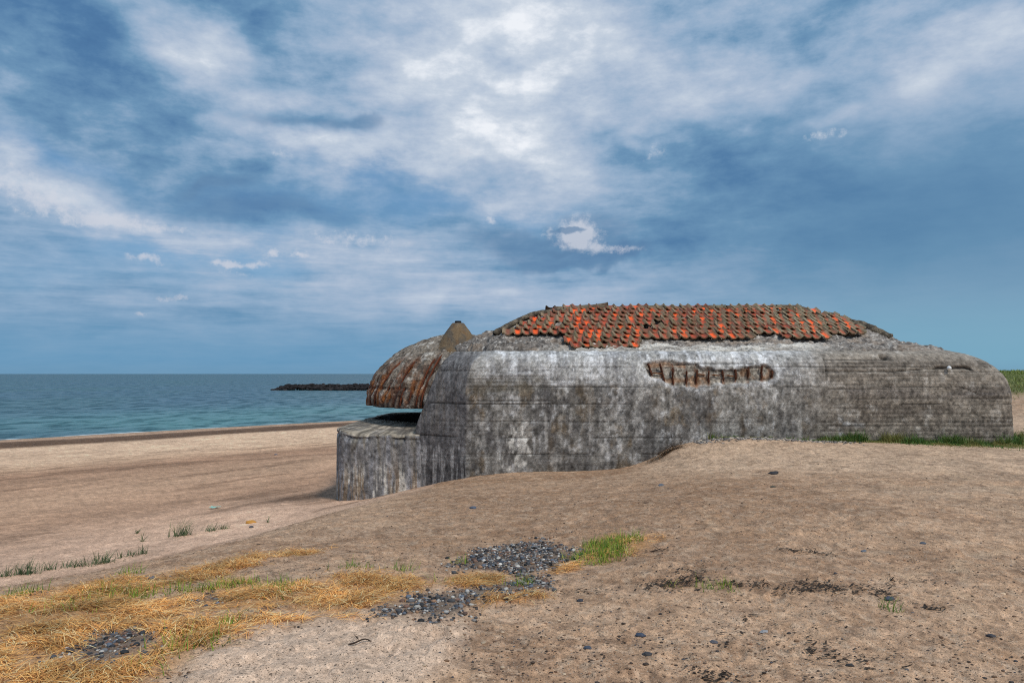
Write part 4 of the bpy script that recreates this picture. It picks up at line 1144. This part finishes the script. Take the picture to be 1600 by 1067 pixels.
GREENS = np.array([lin(130, 162, 50), lin(158, 182, 62), lin(104, 142, 46), lin(190, 190, 88), lin(92, 124, 50)])
def build_sprigs():
    S = Soup(); rr = np.random.default_rng(8)
    pts = []
    def spot(px, py, n, sx, sy):
        c = hit(px, py)[:2]; pts.append(c + rr.normal(0, 1, (n, 2)) * np.array([sx, sy]))
    q = np.array(GREEN); lo = q.min(0); hi = q.max(0); n = int(1300 * (hi - lo).prod())
    g = lo + (hi - lo) * rr.random((n, 2)); d = polydist(g[:, 0], g[:, 1], GREEN)
    keep = rr.random(n) < sst(-.05, .2, d + .6 * (fbm(g[:, 0] * 4, g[:, 1] * 4, None, 2) - .5)); pts.append(g[keep])
    for a in ((204, 897, 40, .07, .07), (165, 925, 50, .1, .1), (210, 930, 50, .12, .1), (225, 934, 40, .1, .1), (295, 923, 60, .12, .08), (340, 917, 50, .1, .06), (375, 910, 60, .12, .06), (430, 917, 80, .1, .1),
              (440, 925, 30, .1, .1), (545, 888, 30, .12, .06), (630, 888, 25, .08, .06), (815, 910, 40, .05, .06), (355, 979, 25, .04, .06), (280, 1012, 25, .1, .06), (332, 1012, 18, .05, .05), (22, 930, 40, .06, .05), (55, 924, 25, .08, .04),
              (1105, 915, 18, .07, .05), (1125, 916, 18, .05, .04), (1145, 922, 8, .03, .03), (1390, 950, 16, .05, .06), (1046, 915, 8, .03, .03), (135, 945, 30, .15, .1), (100, 950, 20, .15, .1), (250, 1040, 16, .1, .08), (290, 1000, 15, .1, .06), (690, 905, 12, .1, .05), (720, 880, 14, .06, .05)):
        spot(*a)
    p = np.concatenate(pts); n = len(p); z = gz(p[:, 0], p[:, 1])
    C = GREENS[rr.integers(0, 5, n)] * rr.uniform(.7, 1.2, (n, 1))
    p = np.concatenate([p, p + rr.normal(0, .025, p.shape)]); n = len(p); z = gz(p[:, 0], p[:, 1]); C = np.concatenate([C, C * .85])
    blades(S, np.column_stack([p, z - .01]), rr.uniform(0, 6.28, n), rr.uniform(.6, 1.5, n), rr.uniform(.04, .14, n), rr.uniform(.004, .009, n), C, 3, rr.uniform(.2, 1.0, n), .15)
    tag(S.build('green_grass', M_GRASS), 'fresh green grass shoots growing through straw and pebbles', 'grass', kind='stuff')
    # the strip of grass at the foot of the wall
    S = Soup()
    n = 22000
    x = rr.uniform(5.0, 15.5, n)
    w = .14 + .95 * sst(6.5, 12.5, x); yb = 18.93 + sst(13.0, 13.4, x) * 1.6
    y = yb - np.abs(rr.normal(0, 1, n)) * w * .6
    k = fbm(x * 1.6, y * 1.6, None, 3)
    keep = rr.random(n) < sst(.36, .56, k + .05 + .2 * sst(9.5, 13, x) - .08 * sst(8, 6, x)) * (.4 + .6 * sst(5.5, 9, x))
    x, y = x[keep], y[keep]; n = len(x); z = gz(x, y)
    C = np.array([lin(70, 104, 44), lin(90, 120, 54), lin(112, 122, 64), lin(58, 90, 42)])[rr.integers(0, 4, n)] * rr.uniform(.8, 1.5, (n, 1))
    C = mixc(C, lin(150, 140, 84), sst(.48, .64, fbm(x * 2.3, y * 3 + 9, None, 2)) * .7)
    h = .05 + .34 * rr.random(n) * sst(.3, .7, fbm(x * 2.5, y * 2.5, None, 3)) * sst(17.8, 18.7, y)
    blades(S, np.column_stack([x, y, z - .01]), rr.uniform(0, 6.28, n), rr.uniform(.6, 1.45, n), h, rr.uniform(.012, .026, n), C, 3, rr.uniform(.3, 1.2, n), .15)
    tag(S.build('wall_foot_grass', M_GRASS), 'dark green grass strip along the foot of the bunker wall', 'grass', kind='stuff')
    # dune grass beyond
    S = Soup()
    n = 90000
    x = rr.uniform(17, 62, n); y = rr.uniform(26, 75, n)
    z = ground_z(x, y, False)
    keep = (rr.random(n) < sst(.35, .95, z + .5 * (fbm(x * .4, y * .4) - .5))) & (x / y > .58)
    x, y, z = x[keep], y[keep], z[keep]; n = len(x)
    t = fbm(x * .3, y * .3, None, 3)
    C = np.array([lin(124, 140, 66), lin(144, 156, 78), lin(160, 162, 98), lin(104, 122, 58)])[rr.integers(0, 4, n)] * rr.uniform(.7, 1.15, (n, 1))
    C = mixc(C, lin(160, 148, 100), sst(.5, .68, t) * .6)
    blades(S, np.column_stack([x, y, z - .03]), rr.uniform(0, 6.28, n), rr.uniform(.7, 1.45, n), rr.uniform(.12, .3, n), rr.uniform(.03, .06, n), C, 3, rr.uniform(.3, 1.0, n), .15)
    tag(S.build('dune_grass', M_GRASS), 'pale green grass covering the dune behind the bunker', 'grass', kind='stuff')
build_sprigs()

for px, py, n, h, sp, lab in (
    (284, 838, 55, .42, .20, 'largest upright tuft of grey green marram on the lower beach'),
    (328, 831, 22, .26, .16, 'thin grey green tuft right of the largest marram tuft'),
    (349, 828, 26, .18, .14, 'low flat green tuft nearest the ochre stone'),
    (214, 834, 14, .16, .05, 'tiny sprig of grass alone on the beach left of the largest tuft'),
    (222, 845, 9, .28, .03, 'few bare stalks under the tiny beach sprig'),
    (418, 818, 7, .28, .03, 'single thin stalks on the crest right of the ochre stone'),
    (36, 896, 60, .34, .22, 'wide marram tuft at the left edge of the beach'),
    (5, 900, 22, .26, .12, 'marram tuft cut by the left border of the view'),
    (80, 889, 30, .22, .2, 'short marram tuft right of the wide one at the left edge'),
    (118, 884, 46, .24, .24, 'sprawling marram tuft in the left half of the green row'),
    (160, 878, 60, .30, .24, 'thickest dark green marram tuft in the row above the straw'),
    (198, 869, 26, .22, .2, 'loose marram tuft at the right of the green row'),
    (224, 866, 18, .24, .12, 'last small marram tuft of the green row')):
    rr = np.random.default_rng(px * 7 + py)
    p = hit(px, py); n = int(n * 1.5)
    b = rr.normal(0, 1, (n, 2)) * np.array([sp, sp * .6]) * .5 + p[:2]
    z = gz(b[:, 0], b[:, 1])
    S = Soup()
    C = np.array([lin(92, 112, 78), lin(112, 130, 92), lin(76, 98, 66), lin(136, 142, 100)])[rr.integers(0, 4, n)] * rr.uniform(.7, 1.15, (n, 1))
    blades(S, np.column_stack([b, z - .01]), rr.normal(.2, 1.4, n), rr.uniform(.5, 1.45, n), h * rr.uniform(.5, 1.1, n), rr.uniform(.01, .018, n), C, 4, rr.uniform(.3, 1.1, n), .15)
    p[2] = gz(p[0], p[1])[0]
    tag(S.build('marram_tuft', M_GRASS, loc=p), lab, 'grass tuft', 'marram tufts on the beach')

# dry root clump hanging over the scarp of the sand bank
rr = np.random.default_rng(77); S = Soup(); n = 420
p = np.array([3.95, 18.55, 0]); p[2] = gz(p[0], p[1])[0]
b = rr.normal(0, 1, (n, 2)) * np.array([.22, .09]) + p[:2]; z = gz(b[:, 0], b[:, 1]) + .12 * rr.random(n)
C = np.array([lin(92, 66, 44), lin(70, 50, 36), lin(120, 90, 58)])[rr.integers(0, 3, n)] * rr.uniform(.5, 1.1, (n, 1))
blades(S, np.column_stack([b, z]), rr.normal(3.6, .7, n), rr.normal(.15, .3, n), rr.uniform(.1, .26, n), rr.uniform(.008, .016, n), C, 3, rr.uniform(.6, 1.6, n), .3)
tag(S.build('root_clump', M_DEBRIS, loc=p), 'brown dry root clump at the edge of the sand bank by the wall', 'root clump')

# ------------------------------------------------------------------ dark wrack streaks and twigs
def build_wrack():
    S = Soup(); rr = np.random.default_rng(31)
    for pa, pb, n, jit in (((1005, 918), (1095, 905), 170, .07), ((1060, 893), (1100, 900), 30, .05), ((1130, 912), (1200, 916), 60, .05), ((1215, 922), (1300, 918), 110, .06), ((1240, 908), (1300, 914), 60, .05),
                           ((1300, 920), (1400, 926), 70, .07), ((1225, 862), (1300, 868), 70, .05), ((1380, 912), (1460, 908), 20, .04), ((1250, 1012), (1330, 1025), 50, .1), ((1010, 862), (1050, 858), 14, .03),
                           ((1440, 947), (1480, 950), 20, .03), ((1090, 1045), (1130, 1055), 30, .05), ((900, 925), (960, 918), 25, .08), ((60, 905), (110, 900), 20, .1), ((1030, 870), (1300, 945), 50, .4), ((700, 1000), (1000, 1060), 25, .4), ((1100, 990), (1560, 1050), 60, .5), ((820, 770), (1000, 800), 50, .6)):
        A = hit(*pa)[:2]; B = hit(*pb)[:2]
        n = int(n * 1.4)
        p = A + (B - A) * rr.random((n, 1)) + rr.normal(0, jit, (n, 2))
        z = gz(p[:, 0], p[:, 1])
        C = lin(62, 52, 44) * rr.uniform(.4, 1.5, (n, 1)) * np.ones((n, 3))
        blades(S, np.column_stack([p, z + .012]), rr.normal(0, .7, n) + (rr.random(n) < .5) * math.pi, rr.normal(.05, .2, n), np.where(rr.random(n) < .2, rr.uniform(.03, .08, n), rr.uniform(.010, .035, n)), rr.uniform(.008, .022, n), C, 3, rr.uniform(-.3, .6, n), .5)
    tag(S.build('dried_wrack', M_DEBRIS), 'blackish dried seaweed crumbs strewn in streaks on the sand', 'seaweed', kind='stuff')
build_wrack()
for px, py, l, a, lab in ((563, 1011, .16, .25, 'short dark forked twig on the pale sand hump'), (1195, 915, .1, .1, 'small dark stick with pale tip on the black wrack'), (1030, 861, .2, .15, 'thin dark stick right of the green shoots')):
    p = hit(px, py); p[2] = gz(p[0], p[1])[0] + .008
    q = np.linspace(-.5, .5, 10)
    path = np.stack([q * l * math.cos(a), q * l * math.sin(a) + .01 * np.sin(q * 9), .008 + .012 * np.sin(q * 5 + 1)], -1)
    S = Soup(); V, Fq = tube(path + p, np.linspace(.006, .003, 10), 6); S.add(V, Fq, lin(58, 46, 38))
    q2 = np.linspace(0, 1, 6); br = np.stack([q2 * l * .3 * math.cos(a + 2.2), q2 * l * .3 * math.sin(a + 2.2), .01 + .02 * q2], -1) + path[4]
    V, Fq = tube(br + p, np.linspace(.004, .002, 6), 5); S.add(V, Fq, lin(66, 54, 44))
    tag(S.build('twig', M_DEBRIS, loc=p), lab, 'twig', 'twigs on the sand')

# ------------------------------------------------------------------ sky
SUN_EL, SUN_AZ = 50.0, 142.0        # azimuth clockwise from +Y: behind the camera, to its right
EXPO = 0.68
def build_world():
    w = bpy.data.worlds.new('World'); sc.world = w; w.use_nodes = True
    nt = w.node_tree; nt.nodes.clear(); h = N(nt)
    K = 10.0 / 2 ** EXPO            # background runs at 0.1
    def sk(r, g, b): return rgba(lin(r, g, b) * K)
    d = h.new('ShaderNodeTexCoord').outputs['Generated']
    x, y, z = h.sep(d)
    az = h.m('ARCTAN2', x, y); el = h.m('ARCSINE', z)
    # cloud plane overhead
    zz = h.m('ADD', h.m('MAXIMUM', z, 0.0), .10)
    cp = h.comb(h.m('DIVIDE', x, zz), h.m('DIVIDE', y, zz), 0.0)
    warp = h.new('ShaderNodeTexNoise'); h.put(warp.inputs['Vector'], cp); warp.inputs['Scale'].default_value = 1.3; warp.inputs['Detail'].default_value = 4
    wv = h.vm('SUBTRACT', warp.outputs['Color'], (.5, .5, .5))
    def sv(v, k):
        n = h.new('ShaderNodeVectorMath', operation='SCALE'); h.put(n.inputs[0], v); n.inputs['Scale'].default_value = k; return n.outputs[0]
    cpw = h.vm('ADD', cp, sv(wv, .55))
    nA = h.noise(cpw, 1.0, 5, .55)
    nB = h.noise(h.vm('ADD', cpw, (7.3, 2.1, 0)), 2.4, 5, .58)
    nC = h.noise(h.vm('ADD', cpw, (1.3, 9.1, 0)), 6.0, 4, .6)
    # second, isotropic noise by direction, for lumpy edges
    dw = h.noise(h.comb(az, h.m('MULTIPLY', el, 1.9), 0.0), 11.0, 6, .62)
    ae0 = h.comb(az, el, 0.0)
    wn = h.new('ShaderNodeTexNoise'); h.put(wn.inputs['Vector'], d); wn.inputs['Scale'].default_value = 7; wn.inputs['Detail'].default_value = 5
    aw = h.vm('ADD', ae0, h.vm('MULTIPLY', h.vm('SUBTRACT', wn.outputs['Color'], (.5, .5, .5)), (.24, .13, 0)))
    wn2 = h.new('ShaderNodeTexNoise'); h.put(wn2.inputs['Vector'], d); wn2.inputs['Scale'].default_value = 30; wn2.inputs['Detail'].default_value = 4
    aw2 = h.vm('ADD', ae0, h.vm('MULTIPLY', h.vm('SUBTRACT', wn2.outputs['Color'], (.5, .5, .5)), (.04, .025, 0)))
    def ang(px, py):
        r = ray(px, py); n = math.sqrt(sum(q * q for q in r))
        return math.atan2(r[0], r[1]), math.asin(r[2] / n)
    def blobs(lst, vec):
        acc = None
        for px, py, sx, sy, rot, amp in lst:
            a, e = ang(px, py)
            vv = vec
            if acc is not None:            # one blob after the other (keeps the shader's stack small)
                q = h.new('ShaderNodeVectorMath', operation='MULTIPLY_ADD')
                h.put(q.inputs[0], acc); q.inputs[1].default_value = (1e-9, 1e-9, 1e-9); h.put(q.inputs[2], vec); vv = q.outputs[0]
            mp = h.new('ShaderNodeMapping', vector_type='TEXTURE'); h.put(mp.inputs[0], vv)
            mp.inputs['Location'].default_value = (a, e, 0); mp.inputs['Rotation'].default_value = (0, 0, rad(rot)); mp.inputs['Scale'].default_value = (sx / F, sy / F, 1)
            g = h.m('POWER', .3679, h.vm('DOT_PRODUCT', mp.outputs[0], mp.outputs[0]))
            acc = h.m('MULTIPLY_ADD', g, amp, acc if acc is not None else 0.0)
        return acc
    # luminance field: bright and dark masses where the photograph has them
    L = blobs([
        (730, 90, 170, 90, 0, .20), (900, 130, 200, 110, 0, .15), (620, 190, 330, 80, -12, .14), (820, 20, 120, 40, 0, .12), (1000, 60, 220, 70, 0, .10),
        (850, 210, 180, 70, 0, .12), (1070, 190, 130, 40, 5, .08), (250, 60, 200, 40, -30, .14), (360, 110, 150, 50, -25, .10),
        (60, 300, 130, 45, -12, .14), (180, 335, 130, 22, -8, .16), (440, 240, 120, 30, 0, .12), (690, 240, 160, 50, 0, .10),
        (0, 210, 180, 30, -15, .06), (150, 220, 120, 20, -15, .10), (560, 385, 120, 28, -5, .20), (900, 300, 140, 40, 0, .10), (820, 340, 60, 20, 0, .12),
        (720, 460, 300, 20, -1, .14), (380, 430, 330, 30, 0, .01), (130, 480, 250, 40, 0, -.05), (600, 440, 300, 12, -2, .05), (1040, 390, 220, 80, 0, .05),
        (1560, 40, 130, 30, 18, .18), (1400, 70, 300, 60, 20, .10), (1500, 170, 260, 50, 8, .06), (1500, 110, 250, 18, 20, .10), (1250, 90, 220, 50, 15, .08), (1420, 165, 220, 40, 12, .08), (1600, 250, 150, 120, 0, .04),
        (1290, 211, 30, 10, 0, .12), (1020, 237, 22, 14, 0, .12), (1165, 195, 12, 10, 0, .10),
        (60, 90, 240, 90, -18, -.25), (230, 130, 200, 40, -20, -.12), (350, 10, 140, 30, -35, -.16), (420, 60, 90, 30, -40, -.08), (130, 190, 250, 40, -12, -.07), (60, 370, 220, 40, -6, -.08),
        (1110, 225, 240, 60, 8, -.14), (1270, 310, 330, 100, 0, -.27), (1380, 370, 150, 40, 0, -.08), (1550, 320, 200, 80, 0, -.07), (900, 215, 60, 25, 0, -.06),
        (380, 320, 150, 28, 0, -.22), (330, 275, 90, 18, 10, -.12), (480, 190, 110, 16, -4, -.16), (530, 200, 60, 14, -10, -.14), (820, 385, 190, 26, 0, -.14), (960, 400, 80, 9, 2, -.20),
        (860, 130, 60, 30, 20, -.10), (1090, 25, 70, 30, -25, -.16), (1240, 90, 90, 20, -25, -.08), (1020, 60, 40, 25, 0, -.08), (1280, 25, 50, 14, 0, -.12), (1250, 85, 40, 20, 0, -.10),
        (470, 165, 24, 14, 20, -.10), (850, 140, 40, 30, 0, -.06)], aw)
    base = .535
    L = h.m('ADD', L, base)
    hi = h.ss(.02, .30, el)
    amp = h.m('MULTIPLY_ADD', hi, .46, .30)
    # calmer to the right, where the rain sheet hangs
    calm = h.ss(.62, .12, az)
    calm = h.m('MAXIMUM', calm, h.ss(.20, .42, el))
    amp = h.m('MULTIPLY', amp, h.m('MULTIPLY_ADD', calm, .7, .3))
    L = h.m('ADD', L, h.m('MULTIPLY', h.m('SUBTRACT', nA, .5), h.m('MULTIPLY', amp, .8)))
    L = h.m('ADD', L, h.m('MULTIPLY', h.m('SUBTRACT', nB, .5), h.m('MULTIPLY', amp, .62)))
    L = h.m('ADD', L, h.m('MULTIPLY', h.m('SUBTRACT', nC, .5), h.m('MULTIPLY', amp, .25)))
    L = h.m('ADD', L, h.m('MULTIPLY', h.m('SUBTRACT', dw, .5), h.m('MULTIPLY', amp, 1.05)))
    # thin streaks low over the sea
    stv = h.comb(h.m('MULTIPLY', az, 5.0), h.m('MULTIPLY', el, 70.0), 0.0)
    stn = h.noise(stv, 1.0, 5, .6, .3)
    lowm = h.m('MULTIPLY', h.ss(.02, .09, el), h.ss(.26, .14, el))
    L = h.m('ADD', L, h.m('MULTIPLY', h.m('SUBTRACT', stn, .5), h.m('MULTIPLY', lowm, h.m('MULTIPLY_ADD', h.ss(.4, .0, az), .28, .06))))
    cr = h.new('ShaderNodeValToRGB'); h.put(cr.inputs[0], L)
    e = cr.color_ramp.elements
    stops = [(0.0, (64, 103, 150)), (.22, (82, 123, 165)), (.40, (110, 149, 183)), (.54, (145, 172, 200)), (.68, (171, 188, 210)), (.84, (198, 209, 223)), (1.0, (238, 242, 248))]
    while len(e) < len(stops): e.new(.5)
    for i, (p, c) in enumerate(stops): e[i].position = p; e[i].color = rgba(lin(*c) * 1.0)
    n = h.new('ShaderNodeVectorMath', operation='SCALE'); h.put(n.inputs[0], cr.outputs[0]); n.inputs['Scale'].default_value = K
    c = n.outputs[0]
    # clear sky showing through: physical sky plus the deeper azure of the gaps
    sky = h.new('ShaderNodeTexSky', sky_type='NISHITA'); sky.sun_disc = False
    sky.sun_elevation = rad(SUN_EL); sky.sun_rotation = rad(SUN_AZ)
    gap = blobs([(330, 385, 170, 26, 0, .9), (560, 270, 90, 26, -10, .75), (500, 320, 200, 24, 0, .45), (130, 250, 60, 16, -12, .7), (20, 240, 60, 12, -15, .7), (450, 232, 40, 10, -10, .5), (700, 325, 80, 20, 0, .5), (820, 350, 60, 16, 0, .5),
                 (100, 420, 250, 30, 0, .35), (720, 145, 22, 8, 0, .9), (748, 140, 9, 5, 0, 1.2), (785, 170, 20, 7, 0, .6), (633, 155, 10, 6, 0, .5), (805, 5, 20, 8, 0, .9)], aw)
    low = h.ss(.105, .015, el)
    azure = h.mix(h.ss(.0, .4, el), sk(96, 152, 194), sk(76, 128, 178))
    azure = h.mix(.2, azure, sky.outputs[0])
    gm = h.m('MULTIPLY', gap, h.ss(.75, .45, L), clamp=True)
    c = h.mix(h.m('MULTIPLY', gm, .85, clamp=True), c, azure)
    # greenish-blue rain light to the right, steel blue by the horizon
    rgt = h.m('MULTIPLY', h.ss(.05, .5, az), h.ss(.36, .10, el))
    rgtc = h.mix(h.ss(.16, .02, el), sk(96, 139, 172), sk(122, 166, 190))
    c = h.mix(h.m('MULTIPLY', rgt, .72), c, rgtc)
    hz = h.mix(h.ss(-.3, .5, az), sk(98, 150, 186), sk(120, 168, 192))
    c = h.mix(h.m('MULTIPLY', low, .8), c, hz)
    c = h.mix(h.m('MULTIPLY', h.ss(.02, .0, el), .4), c, sk(112, 150, 178))
    # grey undersides
    dk = blobs([(400, 325, 160, 22, 0, .9), (480, 195, 90, 12, -3, .9), (560, 200, 40, 12, -20, .8), (340, 280, 90, 14, 10, .6), (880, 385, 110, 24, 4, .9), (960, 402, 85, 7, 2, 1.1), (800, 385, 160, 30, 0, .5), (330, 282, 30, 6, 0, .6)], aw)
    dm = h.ss(.25, 1.05, h.m('ADD', dk, h.m('MULTIPLY', h.m('SUBTRACT', dw, .5), 1.8)))
    c = h.mix(h.m('MULTIPLY', dm, .5), c, sk(98, 132, 168))
    # small sunlit cumulus heads and flecks
    cu = blobs([(908, 352, 24, 17, 20, 1.0), (890, 366, 36, 12, 0, .9), (915, 372, 30, 12, 0, .8), (935, 388, 50, 7, -3, .9), (905, 378, 18, 14, 0, .5), (985, 388, 26, 4, 0, .5),
                (230, 408, 22, 6, -6, 1.1), (352, 411, 16, 7, 0, 1.0), (390, 412, 34, 5, 0, 1.0), (430, 398, 13, 6, 0, 1.2), (466, 397, 9, 6, 0, 1.1), (268, 464, 22, 6, 5, 1.0), (213, 491, 10, 4, 0, .9),
                (768, 341, 9, 7, 0, .9), (525, 372, 40, 16, 0, .6), (590, 378, 60, 12, -4, .5), (372, 428, 26, 5, 0, .5), (20, 285, 60, 24, -14, .6), (90, 318, 60, 20, -14, .55), (200, 350, 100, 9, -3, .8), (175, 340, 40, 12, 0, .6),
                (1290, 211, 28, 9, 0, .75), (1022, 236, 16, 10, 0, .6), (728, 235, 18, 18, 0, .6), (442, 242, 18, 8, 0, .7)], aw2)
    cm = h.m('MULTIPLY', h.ss(.18, 1.35, h.m('ADD', cu, h.m('MULTIPLY', h.m('SUBTRACT', h.noise(d, 85.0, 4, .65), .5), 2.4))), h.ss(.08, .35, cu))
    ccol = h.mix(h.ss(.0, .3, el), sk(200, 202, 214), sk(212, 217, 227))
    c = h.mix(h.m('MULTIPLY', cm, .72), c, ccol)
    # a dark bar across the big cumulus
    db = blobs([(885, 361, 34, 5, 3, 1.0), (880, 395, 70, 7, 4, .8)], aw2)
    c = h.mix(h.m('MULTIPLY', h.ss(.4, .8, db), .75), c, sk(96, 132, 168))
    bg = h.new('ShaderNodeBackground'); h.put(bg.inputs[0], c); bg.inputs[1].default_value = .1
    out = h.new('ShaderNodeOutputWorld'); nt.links.new(bg.outputs[0], out.inputs[0])
    w.cycles.sampling_method = 'MANUAL'; w.cycles.sample_map_resolution = 512
build_world()

# ------------------------------------------------------------------ sun and camera
from mathutils import Vector
sd = bpy.data.lights.new('sun', 'SUN'); sd.energy = 1.5; sd.angle = rad(12); sd.color = (1, .95, .88)
so = bpy.data.objects.new('sun', sd); col.objects.link(so)
v = Vector((math.sin(rad(SUN_AZ)) * math.cos(rad(SUN_EL)), math.cos(rad(SUN_AZ)) * math.cos(rad(SUN_EL)), math.sin(rad(SUN_EL))))
so.rotation_euler = v.to_track_quat('Z', 'Y').to_euler(); so.location = (8, -10, 20)
cd = bpy.data.cameras.new('camera'); cd.sensor_width = 36; cd.lens = F / 1600 * 36; cd.clip_start = .05; cd.clip_end = 80000
co = bpy.data.objects.new('camera', cd); col.objects.link(co)
co.location = (0, 0, EYE); co.rotation_euler = (math.pi / 2 + PITCH, 0, 0)
sc.camera = co
sc.view_settings.view_transform = 'Standard'; sc.view_settings.look = 'None'; sc.view_settings.exposure = EXPO; sc.view_settings.gamma = 1
sc.view_settings.use_curve_mapping = False
sc.render.engine = 'CYCLES'; sc.cycles.max_bounces = 3; sc.cycles.diffuse_bounces = 2; sc.cycles.use_denoising = False; sc.cycles.filter_width = 1.1
